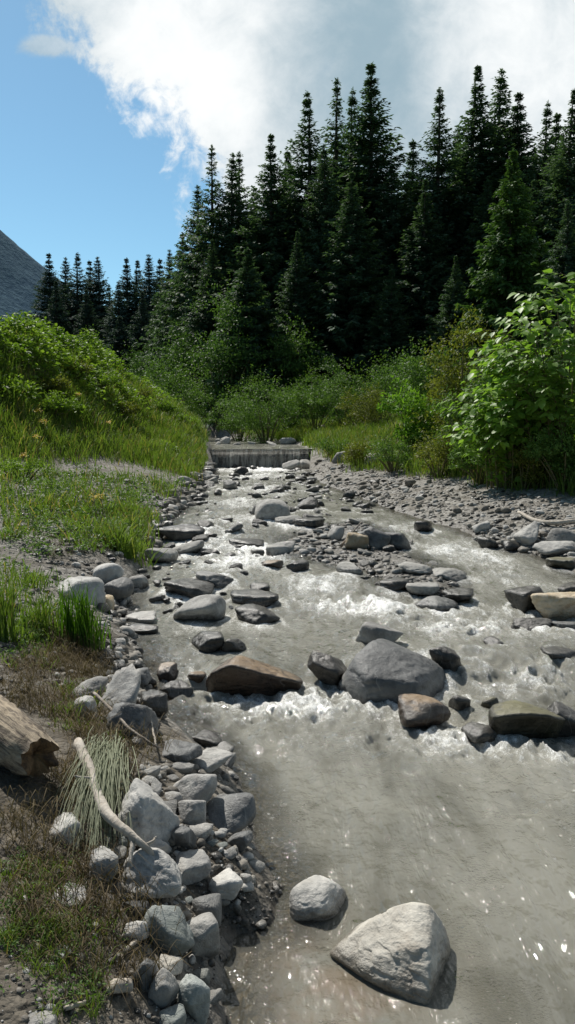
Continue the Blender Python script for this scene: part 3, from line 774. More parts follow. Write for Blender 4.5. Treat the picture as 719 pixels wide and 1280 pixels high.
# ------------------------------------------------------------------ water
FOAM_PX = [ # (x, y, rx px, ry px, strength)
 (360,888,110,24,1.0),(250,885,60,22,.6),(290,905,70,22,.55),(440,880,50,16,.85),(590,925,90,28,.95),(690,950,60,22,.8),(540,945,60,22,.6),(620,868,80,22,.6),
 (660,860,80,26,.55),(580,790,120,22,.75),(470,765,90,14,.8),(420,760,60,10,.7),(640,770,60,12,.55),(690,850,40,20,.6),(690,800,50,14,.5),(395,735,80,14,.6),(330,695,50,14,.75),(290,705,60,14,.65),
 (270,680,50,16,.55),(300,650,70,12,.5),(380,690,50,12,.4),(600,700,60,16,.5),(560,690,50,12,.55),(640,725,60,14,.45),(230,760,60,10,.3),(205,820,45,18,.55),(240,850,50,16,.6),
 (326,588,62,4,.95),(330,612,60,8,.5),(300,630,60,8,.5),(320,596,60,5,.6),(440,652,60,6,.35),(500,660,60,8,.4),(660,1010,80,26,.28),(440,930,110,22,.42),(700,1000,50,26,.3),(330,930,70,18,.3),(590,830,70,18,.5),(420,800,60,10,.25)]

def build_water():
    ys = np.concatenate([np.arange(-5, 1.0, 0.25), np.geomspace(1.0, Y_WEIR - 0.02, 980)])
    nc = 330
    def lr(y):
        xs = np.arange(-5, 5, 0.02); s = bil(SD_W, xs, np.full(len(xs), y)); k = np.where(s < 0)[0]
        return xs[k[0]] - 0.12, xs[k[-1]] + 0.12
    E2 = np.array([lr(y) for y in ys]); 
    u = np.linspace(0, 1, nc)
    X = E2[:, :1] + (E2[:, 1:] - E2[:, :1]) * u[None]; Y = np.repeat(ys[:, None], nc, 1)
    foam = np.zeros(X.shape); rapid = np.zeros(X.shape); bulge = np.zeros(X.shape)
    C = on_level([f[0] for f in FOAM_PX], [f[1] for f in FOAM_PX], zw)
    for (fx, fy, rx, ry, st), c in zip(FOAM_PX, C):
        s = c[1] / F_PX
        ryw = ry * s / max((CAM[2] - c[2]) / c[1], 0.03)
        e = np.exp(-(((X - c[0]) / (rx * s))**2 + ((Y - c[1]) / ryw)**2))
        foam = np.maximum(foam, 0.74 * st * e); rapid = rapid + st * e
    for x, y, hw, hd, zt, inw, wpx in ROCKS:
        if not inw or y > 22: continue
        if float(zw(y)) > zt: continue
        calm = 0.25 if y < 4.4 else 1.0
        dx = (X - x) / hw; dy = (y - Y) / hd      # dy > 0 downstream (towards the camera)
        near = (np.abs(dx) < 4) & (dy > -4) & (dy < 8)
        dxn, dyn = dx[near], dy[near]
        rad = np.sqrt(dxn**2 + dyn**2)
        ring = np.exp(-((rad - 1.05) / 0.22)**2) * 0.55
        spread = 0.8 + 0.25 * np.maximum(dyn, 0)
        wake = np.exp(-(dxn / spread)**2) * sstep(0, 1.0, dyn) * np.exp(-np.maximum(dyn - 1, 0) / 2.2) * 0.75
        arms = np.exp(-((np.abs(dxn) - 1.0 - 0.25 * np.maximum(dyn, 0)) / 0.3)**2) * sstep(-0.5, 0.5, dyn) * np.exp(-np.maximum(dyn, 0) / 3.0) * 0.6
        f = np.maximum(np.maximum(ring, wake), arms) * calm * min(1, 0.5 + hw * 2)
        foam[near] = np.maximum(foam[near], f)
        pile = np.exp(-(dxn / 1.1)**2 - ((dyn + 1.3) / 0.7)**2) * 0.09 * min(hw, .35) - np.exp(-(dxn / 0.9)**2 - ((dyn - 1.6) / 0.9)**2) * 0.06 * min(hw, .35) * (hw > 0.12)
        bulge[near] += pile * calm
    rapid = np.clip(rapid, 0, 1.3)
    # waves: crossing ripples, elongated along the flow, standing waves in the rapids
    warp = fbm(X * 0.8, Y * 0.8, 3.0, 3)
    n1 = fbm(X * 3.2 + warp, Y * 2.0, 0.4, 4); n2 = fbm(X * 9 + 2 * warp, Y * 6.5, 7.7, 3)
    n3 = 1 - np.abs(fbm(X * 6 + warp * 2, Y * 4.2, 11.0, 3)) * 2.4
    calmness = 1 - np.clip(rapid, 0, 1)
    amp = 0.6 + 0.4 * sstep(2.5, 5.2, Y)
    z = zw(Y) + bulge + amp * (0.030 * n1 + 0.008 * n2) + np.clip(rapid, 0, 1.0) * (0.065 * n1 + 0.060 * n3 + 0.034 * n2)
    n4 = 1 - np.abs(fbm(X * 8.5 + 1.5 * warp, Y * 6.0 + warp, 21.0, 3)) * 2.6
    pm = sstep(-0.15, 0.45, fbm(X * 0.9, Y * 0.55, 31.0, 3) + 0.25 * sstep(0.2, 1.2, X) + 0.1)
    z = z + 0.0045 * np.clip(n4, -0.5, 1) * pm * sstep(-0.25, 0.35, X) * sstep(1.9, 2.8, Y)
    V = np.stack([X, Y, z], -1).reshape(-1, 3)
    n = len(ys); i = np.arange(n - 1)[:, None] * nc; j = np.arange(nc - 1)[None]
    Q = np.stack([i + j, i + j + 1, i + nc + j + 1, i + nc + j], -1).reshape(-1, 4)
    me = mesh_np('stream_water', V, [Q])
    foam_glitter = foam + 0.30 * np.clip(n1 + 0.1, 0, 1) * sstep(4.5, 7, Y) + 0.20 * sstep(5, 9, Y) + 0.10 * sstep(2.2, 4.5, Y) + 0.35 * np.clip(n3 - 0.45, 0, 1) * np.clip(rapid, 0, 1)  # real foam plus a base amount that paints distant sun glitter white
    attr(me, 'foam', foam_glitter.ravel())
    depth = zw(Y) - G(X, Y)
    attr(me, 'shallow', (1 - sstep(0.0, 0.11, depth)).ravel())
    bx = np.exp(-((X - 0.12) / 0.28)**2 - ((Y - 2.25) / 0.35)**2)
    attr(me, 'bed', bx.ravel())
    # upstream pool above the weir
    yu = np.linspace(Y_WEIR - 0.02, 50, 120); xu = np.linspace(-9, 1.2, 70)
    XU, YU = np.meshgrid(xu, yu)
    ZU = zw(YU + 0.03) + 0.03 * fbm(XU * 2, YU * 2, 4.0, 3)
    V2 = np.stack([XU, YU, ZU], -1).reshape(-1, 3)
    keep = (bil(SD_W, XU, YU) < 0.4)
    i = np.arange(119)[:, None] * 70; j = np.arange(69)[None]
    Q2 = np.stack([i + j, i + j + 1, i + 71 + j, i + 70 + j], -1)
    Q2 = Q2[keep[:-1, :-1] & keep[1:, 1:] & keep[1:, :-1] & keep[:-1, 1:]].reshape(-1, 4)
    me2 = mesh_np('upstream_water', V2, [Q2]); attr(me2, 'foam', (0.42 + 0.3 * fbm(XU, YU, 1.0, 3)).ravel()); attr(me2, 'shallow', np.zeros(len(V2))); attr(me2, 'bed', np.zeros(len(V2)))

    m, nb, b, out = new_mat('silty_stream_water')
    p = nb.node('ShaderNodeNewGeometry').outputs['Position']
    pf = nb.mapping(p, (1.0, 0.55, 1.0))
    big = nb.noise(pf, 1.4, 4, 0.6, 0.5)
    fa = nb.attr('foam')
    nA = nb.noise(nb.mapping(p, (1.0, 0.24, 1.0)), 8, 6, 0.68, 0.8); nB = nb.noise(nb.mapping(p, (1.0, 0.7, 1.0)), 45, 4, 0.75, 0.5); nGlitter = nb.noise(p, 150, 2, 0.6)
    raw = fa * 1.1 + (nA - 0.5) * 1.25 + (nB - 0.5) * 1.3 + (nGlitter - 0.5) * 0.7  # finest speckle paints sun glitter into the foam white
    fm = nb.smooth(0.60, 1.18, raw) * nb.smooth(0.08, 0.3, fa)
    soft = nb.smooth(0.15, 0.95, fa * 0.9 + (nA - 0.5) * 0.7)
    base = nb.mix(nb.smooth(0.36, 0.64, big), (0.13, 0.126, 0.101), (0.245, 0.238, 0.198))
    strk = nb.noise(nb.mapping(p, (1.0, 0.14, 1.0)), 5, 5, 0.6, 0.9)
    base = nb.mix(nb.smooth(0.38, 0.66, strk) * 0.45, base, (0.265, 0.26, 0.222))
    base = nb.mix(soft * 0.6, base, (0.42, 0.415, 0.37))
    sh = nb.attr('shallow')
    bd = nb.attr('bed') * nb.smooth(0.3, 0.7, nb.noise(p, 5, 4, 0.6, 0.5))
    base = nb.mix(bd * 0.5, base, (0.20, 0.13, 0.075))
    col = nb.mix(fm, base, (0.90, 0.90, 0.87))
    w1 = nb.noise(nb.mapping(p, (1.0, 0.6, 1.0)), 8, 3, 0.5, 0.2); w2 = nb.noise(nb.mapping(p, (1.0, 0.8, 1.0)), 34, 2, 0.5, 0.1)
    patch = nb.smooth(0.38, 0.66, nb.noise(nb.mapping(p, (1.0, 0.5, 1.0)), 1.1, 3, 0.6))
    w3 = nb.noise(p, 85, 2, 0.5)
    w0 = nb.noise(nb.mapping(p, (1.0, 0.22, 1.0)), 11, 3, 0.55, 0.5)
    glint = nb.smooth(0.50, 0.70, nb.noise(nb.mapping(p, (1.0, 0.6, 1.0)), 2.3, 4, 0.65))
    nrm = nb.bump(w0 * 0.9 + w1 * 1.5 + w2 * (patch * 0.45 + 0.05) + w3 * glint * 0.75 + fm * 0.3 + nB * fa * 0.35, 0.9, 0.045)
    geo = nb.node('ShaderNodeNewGeometry')
    def soften(nsock, k):
        a = nb.node('ShaderNodeVectorMath', operation='SCALE'); nb.links.new(nsock, a.inputs[0]); nb.put(a.inputs['Scale'], k)
        c_ = nb.node('ShaderNodeVectorMath', operation='ADD'); nb.links.new(a.outputs[0], c_.inputs[0]); c_.inputs[1].default_value = (0, 0, 0.6)
        d_ = nb.node('ShaderNodeVectorMath', operation='NORMALIZE'); nb.links.new(c_.outputs[0], d_.inputs[0]); return d_.outputs[0]
    body = nb.node('ShaderNodeBsdfDiffuse'); nb.put(body.inputs['Color'], base); nb.links.new(soften(nb.bump(w0 * 0.7 + w1 * 0.5, 0.5, 0.05), 0.7), body.inputs['Normal'])
    foam_glitter = nb.node('ShaderNodeBsdfDiffuse'); foam_glitter.inputs['Color'].default_value = (0.90, 0.90, 0.87, 1); nb.links.new(soften(nb.bump(fm * 0.5 + nB * 0.4, 0.5, 0.03), 1.2), foam_glitter.inputs['Normal'])
    mxf = nb.node('ShaderNodeMixShader'); nb.put(mxf.inputs[0], fm); nb.links.new(body.outputs[0], mxf.inputs[1]); nb.links.new(foam_glitter.outputs[0], mxf.inputs[2])
    tr = nb.node('ShaderNodeBsdfTransparent'); tr.inputs[0].default_value = (0.72, 0.66, 0.55, 1)
    mx = nb.node('ShaderNodeMixShader'); nb.put(mx.inputs[0], sh * 0.75)
    nb.links.new(mxf.outputs[0], mx.inputs[1]); nb.links.new(tr.outputs[0], mx.inputs[2])
    gl = nb.node('ShaderNodeBsdfGlossy'); nb.put(gl.inputs['Roughness'], 0.04 + fm * 0.3); nb.links.new(nrm, gl.inputs['Normal'])
    fr = nb.node('ShaderNodeFresnel'); fr.inputs['IOR'].default_value = 1.42; nb.links.new(nrm, fr.inputs['Normal'])
    ms = nb.node('ShaderNodeMixShader'); nb.links.new(fr.outputs[0], ms.inputs[0]); nb.links.new(mx.outputs[0], ms.inputs[1]); nb.links.new(gl.outputs[0], ms.inputs[2])
    nb.links.new(ms.outputs[0], out.inputs[0])
    M['water'] = m
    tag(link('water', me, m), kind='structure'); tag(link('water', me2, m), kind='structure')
build_water()

# ------------------------------------------------------------------ weir
def build_weir():
    root = empty('weir', (-0.9, Y_WEIR, 0.45)); tag(root, 'low weir across the stream with thin curtains of falling water', 'weir')
    def box(x0, x1, y0, y1, z0, z1):
        V = np.array([[x, y, z] for x in (x0, x1) for y in (y0, y1) for z in (z0, z1)], float) - np.array([-0.9, Y_WEIR, 0.45])
        return V, [np.array([[0, 1, 3, 2], [4, 6, 7, 5], [0, 4, 5, 1], [2, 3, 7, 6], [0, 2, 6, 4], [1, 5, 7, 3]])]
    mw = wood_mat('wet_weir_timber', (0.04, 0.037, 0.032), (0.11, 0.10, 0.085), scale=(3, 30, 14), rough=0.5)
    mc = wood_mat('worn_weir_crest', (0.24, 0.20, 0.16), (0.42, 0.37, 0.31), scale=(4, 30, 30))
    w = Bag()
    for k in range(3): w.add(*box(-3.0, 1.1, Y_WEIR, Y_WEIR + 0.35, 0.2, 1.04)) if k == 0 else None
    link('wall', w.mesh('weir_wall', False), mw, root)
    c = Bag(); c.add(*box(-3.0, 1.1, Y_WEIR - 0.06, Y_WEIR + 0.3, 1.05, 1.11)); link('crest', c.mesh('weir_crest', False), mc, root)
    m, nb, b, out = new_mat('falling_water')
    p = nb.node('ShaderNodeTexCoord').outputs['Object']
    n = nb.noise(nb.mapping(p, (6, 1, 0.7)), 2.0, 6, 0.7)
    b.inputs['Base Color'].default_value = (0.72, 0.71, 0.66, 1); b.inputs['Roughness'].default_value = 0.3
    tl = nb.node('ShaderNodeBsdfTranslucent'); tl.inputs[0].default_value = (0.85, 0.85, 0.8, 1); m2 = nb.node('ShaderNodeMixShader'); m2.inputs[0].default_value = 0.55
    nb.links.new(b.outputs[0], m2.inputs[1]); nb.links.new(tl.outputs[0], m2.inputs[2]); b = m2
    tr = nb.node('ShaderNodeBsdfTransparent'); mx = nb.node('ShaderNodeMixShader'); nb.put(mx.inputs[0], nb.smooth(0.36, 0.70, n) * 0.62 + 0.12)
    nb.links.new(tr.outputs[0], mx.inputs[1]); nb.links.new(b.outputs[0], mx.inputs[2]); nb.links.new(mx.outputs[0], out.inputs[0])
    f = Bag(); r = random.Random(5)
    x = -2.5
    spans = []
    while x < 0.7:
        wd = r.uniform(0.05, 0.5); spans.append((x, x + wd)); x += wd + r.uniform(0.01, 0.16)
    spans = [(-2.52, 0.7), (-0.62, -0.42), (0.2, 0.4), (-1.9, -1.78)]
    for a, bb in spans:
        t = np.linspace(0, 1, 8); off = -0.012 * len(f.V)
        V = []
        for tt in t:
            y = Y_WEIR - 0.085 - 0.16 * tt**0.6 + off; z = 1.13 - 0.66 * tt**1.4
            V += [(a - 0.02 * tt, y, z), (bb + 0.02 * tt, y + 0.01, z)]
        V = np.array(V) - np.array([-0.9, Y_WEIR, 0.45])
        i = np.arange(7) * 2
        f.add(V, [np.stack([i, i + 1, i + 3, i + 2], -1)])
    link('water_curtain', f.mesh('water_curtain'), m, root)
build_weir()

# ------------------------------------------------------------------ leaves, grass, shrubs
def unit(v): return v / (np.linalg.norm(v, axis=-1, keepdims=True) + 1e-9)

def leaves(P, dirs, nrm, L, W, fold=0.15, broad=False):
    """P base points, dirs leaf axis, nrm rough leaf normal"""
    n = len(P); T = unit(dirs); S = unit(np.cross(T, nrm)); N = np.cross(S, T)
    L = np.broadcast_to(L, (n,))[:, None]; W = np.broadcast_to(W, (n,))[:, None]
    if not broad:
        V = np.stack([P, P + T * L * .45 + S * W * .5 + N * W * fold, P + T * L, P + T * L * .45 - S * W * .5 + N * W * fold], 1).reshape(-1, 3)
        k = np.arange(n)[:, None] * 4
        return V, [np.concatenate([k + np.array([[0, 1, 2]]), k + np.array([[0, 2, 3]])])]
    droop = -N * L * 0.18
    V = np.stack([P, P + T * L * .18 + S * W * .42 + N * W * fold, P + T * L * .5 + S * W * .5 + N * W * fold * 1.2 + droop * .3, P + T * L + droop,
                  P + T * L * .5 - S * W * .5 + N * W * fold * 1.2 + droop * .3, P + T * L * .18 - S * W * .42 + N * W * fold, P + T * L * .5 + droop * .25], 1).reshape(-1, 3)
    k = np.arange(n)[:, None] * 7
    return V, [np.concatenate([k + np.array([[0, 1, 2, 6]]), k + np.array([[6, 2, 3, 3]])[:, [0, 1, 2, 2]] * 0 + k * 0 + np.array([[0, 1, 2, 6]])])[:n],
               np.concatenate([k + np.array([[6, 2, 3]]), k + np.array([[6, 3, 4]])]), k + np.array([[0, 6, 4, 5]])]

def blades(P, h, w, lean, seed=0, droop=0.35):
    rg = np.random.default_rng(seed); n = len(P)
    a = rg.uniform(0, 2 * np.pi, n); ld = np.stack([np.cos(a), np.sin(a), np.zeros(n)], -1)
    s = rg.uniform(0, 2 * np.pi, n); sd_ = np.stack([np.cos(s), np.sin(s), np.zeros(n)], -1)
    h = np.broadcast_to(h, (n,))[:, None]; w = np.broadcast_to(w, (n,))[:, None]; le = (np.broadcast_to(lean, (n,)) * rg.uniform(0.2, 1.3, n))[:, None]
    up = np.array([0, 0, 1.0])
    m1 = P + up * h * 0.4 + ld * h * le * 0.22; m2 = P + up * h * 0.75 + ld * h * le * 0.6; t = P + up * h * (1.0 - droop * le) + ld * h * le * 1.15
    V = np.stack([P - sd_ * w * .5, P + sd_ * w * .5, m1 - sd_ * w * .45, m1 + sd_ * w * .45, m2 - sd_ * w * .3, m2 + sd_ * w * .3, t], 1).reshape(-1, 3)
    k = np.arange(n)[:, None] * 7
    return V, [np.concatenate([k + np.array([[0, 1, 3, 2]]), k + np.array([[2, 3, 5, 4]])]), k + np.array([[4, 5, 6]])]

def rand_dir(rg, n):
    v = rg.normal(size=(n, 3)); return unit(v)

def shrub(name, px, ybase, ytop, wpx, mat, label, seed, leaf=0.12, n=2500, dist=None, cat='shrub', clumps=26, group=None, sink=0.0):
    """several stems and a crown of leaf clumps"""
    rg = np.random.default_rng(seed)
    if dist is None: b = hit(px, ybase, False)
    else:
        d = rays(px, ybase)[0]; t = dist / d[1]; b = CAM + d * t; b[2] = float(G(b[0], b[1]))
    wpx = wpx * 1.2
    s = float(np.dot(b - CAM, FW)) / F_PX
    top = CAM[2] + (rays(px, ytop)[0] * (b[1] / rays(px, ytop)[0][1]))[2]
    H = max(top - b[2], 0.3); R = wpx * s / 2
    root = empty(name, b); tag(root, label, cat, group)
    c = rand_dir(rg, clumps); rad = rg.uniform(0.25, 0.85, clumps)[:, None]
    c = c * rad; c[:, 2] = c[:, 2] * 0.55 + 0.46
    prof = 0.55 + 0.65 * np.sin(np.clip(c[:, 2], 0, 1) * np.pi)
    C = np.stack([c[:, 0] * R * prof, c[:, 1] * R * prof, c[:, 2] * H], -1)
    cr = rg.uniform(0.16, 0.36, clumps) * (R + H * 0.5) * 0.72
    k = rg.integers(0, clumps, n)
    dd = rand_dir(rg, n); dd[:, 2] = np.abs(dd[:, 2]) * 0.9 + dd[:, 2] * 0.35
    rr = cr[k] * (rg.uniform(0.25, 1.05, n))**0.6
    P = C[k] + dd * rr[:, None] * np.array([1, 1, 0.9])
    # young shoots standing out of the outline
    ns = n // 8; ks = rg.integers(0, clumps, ns)
    ang = rg.uniform(0, 6.28, ns); sh = np.stack([np.cos(ang) * 0.35, np.sin(ang) * 0.35, np.ones(ns)], -1)
    P2 = C[ks] + unit(sh) * (cr[ks] * rg.uniform(0.9, 1.5, ns))[:, None]
    P = np.concatenate([P, P2]); dd = np.concatenate([dd, unit(sh)])
    P[:, 2] = np.maximum(P[:, 2], 0.02 * H)
    nrm = unit(dd * 0.5 + np.array([0, 0, 0.7]) + rg.normal(size=P.shape) * 0.45)
    ax = unit(rand_dir(rg, len(P)) * 0.8 + dd * 0.6 + np.array([0, 0, -0.15]))
    V, Fc = leaves(P, ax, nrm, leaf * rg.uniform(0.6, 1.25, len(P)), leaf * rg.uniform(0.3, 0.6, len(P)))
    link('foliage', mesh_np('foliage_mesh', V, Fc, False), M[mat], root)
    st = Bag()
    for q in range(min(clumps, 14)):
        e = C[q]; a = np.array([e[0] * 0.12, e[1] * 0.12, -0.1]); mid = a * 0.45 + e * 0.55 + np.array([0, 0, 0.12 * H])
        t = np.linspace(0, 1, 7)[:, None]; pth = a * (1 - t)**2 + 2 * mid * t * (1 - t) + e * t**2
        st.add(*tube(pth, np.linspace(0.02, 0.006, 7) * max(1, H / 2), 5))
    link('stems', st.mesh('stems_mesh'), M['stem'], root)
    return root

def knotweed(px, ybase, ytop, wpx, seed, label, n_stems=60, mat='knot', leaf=0.17, dist=None):
    rg = np.random.default_rng(seed)
    b = hit(px, ybase, False) if dist is None else None
    if b is None:
        d = rays(px, ybase)[0]; b = CAM + d * (dist / d[1]); b[2] = float(G(b[0], b[1]))
    s = float(np.dot(b - CAM, FW)) / F_PX
    H = CAM[2] + (rays(px, ytop)[0] * (b[1] / rays(px, ytop)[0][1]))[2] - b[2]; R = wpx * s / 2
    root = empty('broadleaf_shrub', b); tag(root, label, 'shrub')
    st = Bag(); LP, LT, LN, LL = [], [], [], []
    for k in range(n_stems):
        a = rg.uniform(0, 6.28); r0 = rg.uniform(0, 0.45) * R; rr = rg.uniform(0.35, 1.0)**0.7 * R
        h = H * rg.uniform(0.55, 1.0) * (1.0 - 0.35 * (rr / R)**2)
        p0 = np.array([math.cos(a) * r0, math.sin(a) * r0, -0.15]); p2 = np.array([math.cos(a) * rr, math.sin(a) * rr, h * rg.uniform(.82, 1)])
        p1 = np.array([math.cos(a) * (r0 + 0.25 * (rr - r0)), math.sin(a) * (r0 + 0.25 * (rr - r0)), h * 1.02])
        t = np.linspace(0, 1, 14)[:, None]; pth = p0 * (1 - t)**2 + 2 * p1 * t * (1 - t) + p2 * t**2
        st.add(*tube(pth, np.linspace(0.014, 0.004, 14), 5))
        def dress(path, t0, cnt):
            for tt in np.linspace(t0, 1, cnt):
                f = tt * (len(path) - 1); i0 = min(int(f), len(path) - 2); fr = f - i0
                p = path[i0] * (1 - fr) + path[i0 + 1] * fr; tg = path[i0 + 1] - path[i0]; tg /= np.linalg.norm(tg) + 1e-9
                side = np.cross(tg, [0, 0, 1.0]); side /= np.linalg.norm(side) + 1e-6
                sg = 1 if rg.random() < 0.5 else -1
                out = np.array([p[0], p[1], 0]); out /= np.linalg.norm(out) + 1e-6
                ax = side * sg * rg.uniform(.3, 1) + tg * 0.5 + out * rg.uniform(0, .6) + np.array([0, 0, rg.uniform(-.75, 0.1)]) + rg.normal(size=3) * .2
                LP.append(p + ax * 0.03); LT.append(ax); LN.append(np.array([0, 0, 1.0]) + out * 0.45 + rg.normal(size=3) * .28); LL.append(leaf * rg.uniform(.35, 1.15))
        dress(pth, 0.10, 30)
        for _ in range(4):
            f = rg.uniform(0.35, 0.95); i0 = int(f * 12); q0 = pth[i0]; aa = a + rg.uniform(-1.5, 1.5); L = rg.uniform(.3, .75)
            q2 = q0 + np.array([math.cos(aa) * L, math.sin(aa) * L, rg.uniform(-.05, .3) * L]); q1 = q0 * .5 + q2 * .5 + np.array([0, 0, .12])
            t2 = np.linspace(0, 1, 6)[:, None]; pp = q0 * (1 - t2)**2 + 2 * q1 * t2 * (1 - t2) + q2 * t2**2
            st.add(*tube(pp, np.linspace(0.006, 0.002, 6), 4)); dress(pp, 0.15, 9)
    LP, LT, LN, LL = map(np.array, (LP, LT, LN, LL))
    n = len(LP); Tn = unit(LT); S = unit(np.cross(Tn, LN)); N = np.cross(S, Tn); L = LL[:, None]; W = (LL * rg.uniform(.6, .78, n))[:, None]
    V = np.stack([LP, LP + Tn * L * .15 + S * W * .4 + N * W * .1, LP + Tn * L * .5 + S * W * .48 + N * W * .08, LP + Tn * L - N * L * .12,
                  LP + Tn * L * .5 - S * W * .48 + N * W * .08, LP + Tn * L * .15 - S * W * .4 + N * W * .1, LP + Tn * L * .5 - N * L * .01], 1).reshape(-1, 3)
    k = np.arange(n)[:, None] * 7
    Fq = np.concatenate([k + np.array([[0, 1, 2, 6]]), k + np.array([[0, 6, 4, 5]])]); Ft = np.concatenate([k + np.array([[6, 2, 3]]), k + np.array([[6, 3, 4]])])
    link('foliage', mesh_np('foliage_mesh', V, [Fq, Ft], False), M[mat], root)
    link('stems', st.mesh('stems_mesh'), M['stem'], root)

# ------------------------------------------------------------------ spruce trees
def spruce_meshes(seed, whorls=50, rad=0.155, dens=1.0, shape=0.85, size=1.0, sparse_top=0.0, droopy=1.0):
    rg = np.random.default_rng(seed)
    P, T, N, L, W = [], [], [], [], []
    wood = Bag()
    zt = np.linspace(0, 1, 14)
    wob = np.cumsum(rg.normal(size=(14, 2)) * 0.0012, 0)
    wood.add(*tube(np.stack([wob[:, 0], wob[:, 1], zt * 0.985 - 0.01], -1), 0.0125 * (1 - zt)**0.8 + 0.0008, 8))
    up = np.array([0, 0, 1.0])
    for i in range(whorls):
        t = 0.05 + 0.94 * (i / (whorls - 1))**0.84 + rg.uniform(-.01, .01)
        R = rad * (1 - t)**shape * (1 - 0.30 * sstep(0.22, 0.0, t)) * (1 + 0.14 * math.sin(t * 47 + seed) * math.sin(t * 19) * (1 - t)) * (0.55 + 0.45 * sstep(1.0, 0.72, t)) + 0.003
        nb_ = int(rg.integers(7, 12))
        a0 = rg.uniform(0, 6.28)
        for k in range(nb_):
            if rg.random() < sparse_top * sstep(0.45, 0.9, t) : continue
            if rg.random() < 0.06: continue
            a = a0 + k * 6.283 / nb_ + rg.uniform(-.4, .4); tk = t + rg.uniform(-.5, .5) * 0.022 * (1.2 - t)
            Lb = R * rg.uniform(0.62, 1.22)
            if rg.random() < 0.05: Lb *= 1.25
            d = np.array([math.cos(a), math.sin(a), 0]); sd_ = np.array([-math.sin(a), math.cos(a), 0])
            e0 = 0.55 * sstep(0.6, 1.0, t) - 0.42 * droopy * (1 - t); e1 = (0.30 if t < 0.85 else 0.1) * rg.uniform(.5, 1.4)
            st = max(3, int(Lb / 0.0085 * dens))
            s = (np.arange(st) + rg.uniform(0, 1)) / st; s = s[s > 0.12] if Lb > 0.04 else s
            pts = np.array([0, 0, tk]) + d * (Lb * s)[:, None] + up * (Lb * (e0 * s + e1 * s * s))[:, None]
            for rep in range(4):
                sg = (-1) ** rep; m = len(pts)
                f = rg.uniform(0.25, 0.95, (m, 1)); dn = rg.uniform(0.0, 0.85, (m, 1)) * droopy if rep < 2 else rg.uniform(0.5, 1.5, (m, 1)) * droopy
                tv = d * (0.75 - 0.25 * f) + sd_ * sg * f - up * dn * (0.4 + 0.6 * (1 - t)) + up * 0.25 * t
                P.append(pts + rg.normal(size=(m, 3)) * 0.002); T.append(tv); 
                N.append(up + rg.normal(size=(m, 3)) * 0.5 + (d * 0.5)); ll = size * rg.uniform(0.011, 0.024, m) * (0.30 + 0.95 * (1 - t)**0.8); L.append(ll); W.append(ll * rg.uniform(.3, .55, m))
    m = 40
    tip = np.stack([np.zeros(m), np.zeros(m), rg.uniform(.955, 1.0, m)], -1); aa = rg.uniform(0, 6.28, m)
    P.append(tip); T.append(np.stack([np.cos(aa), np.sin(aa), np.full(m, 1.3)], -1)); N.append(rg.normal(size=(m, 3))); L.append(rg.uniform(.006, .012, m)); W.append(np.full(m, .003))
    P = np.concatenate(P); T = np.concatenate(T); N = np.concatenate(N); L = np.concatenate(L); W = np.concatenate(W)
    V, Fc = leaves(P, T, N, L, W, fold=0.2)
    return mesh_np('spruce_crown', V, Fc, False), wood.mesh('spruce_trunk')

SPR = [spruce_meshes(1, rad=0.225, shape=0.98, size=1.15, whorls=80, dens=1.35), spruce_meshes(2, rad=0.24, shape=1.05, sparse_top=0.15, size=1.1, whorls=78, dens=1.3),
       spruce_meshes(3, rad=0.18, shape=0.95, sparse_top=0.35, whorls=64, droopy=1.4, size=1.1, dens=1.3), spruce_meshes(4, rad=0.25, shape=1.1, size=1.2, whorls=80, dens=1.35),
       spruce_meshes(5, rad=0.20, shape=0.86, droopy=1.5, size=1.15, whorls=80, dens=1.35), spruce_meshes(6, rad=0.26, shape=0.9, whorls=52, size=2.0)]
SPR_ME = {}
def spruce(px, ytip, dist, var, label, mat='spruce', group=None, wide=1.0, name='spruce_tree'):
    d = rays(px, ytip)[0]; tip = CAM + d * (dist / d[1])
    gx, gy = np.clip(tip[0], -23, 23), min(dist, 59)
    b = 3.0 + 2.0 * float(sstep(60, 400, dist)) if dist > 60 else float(G(tip[0], dist))
    b = min(b, 5.0)
    H = tip[2] - b + 0.2
    root = empty(name, (tip[0], tip[1], b - 0.2), rz=random.uniform(0, 6.28), scale=(H * wide, H * wide, H)); tag(root, label, 'tree', group)
    key = (var, mat)
    if key not in SPR_ME:
        c = SPR[var][0].copy(); c.materials.append(M[mat]); w = SPR[var][1].copy(); w.materials.append(M['bark']); SPR_ME[key] = (c, w)
    c, w = SPR_ME[key]
    link('crown', c, None, root); link('trunk', w, None, root)
    return root

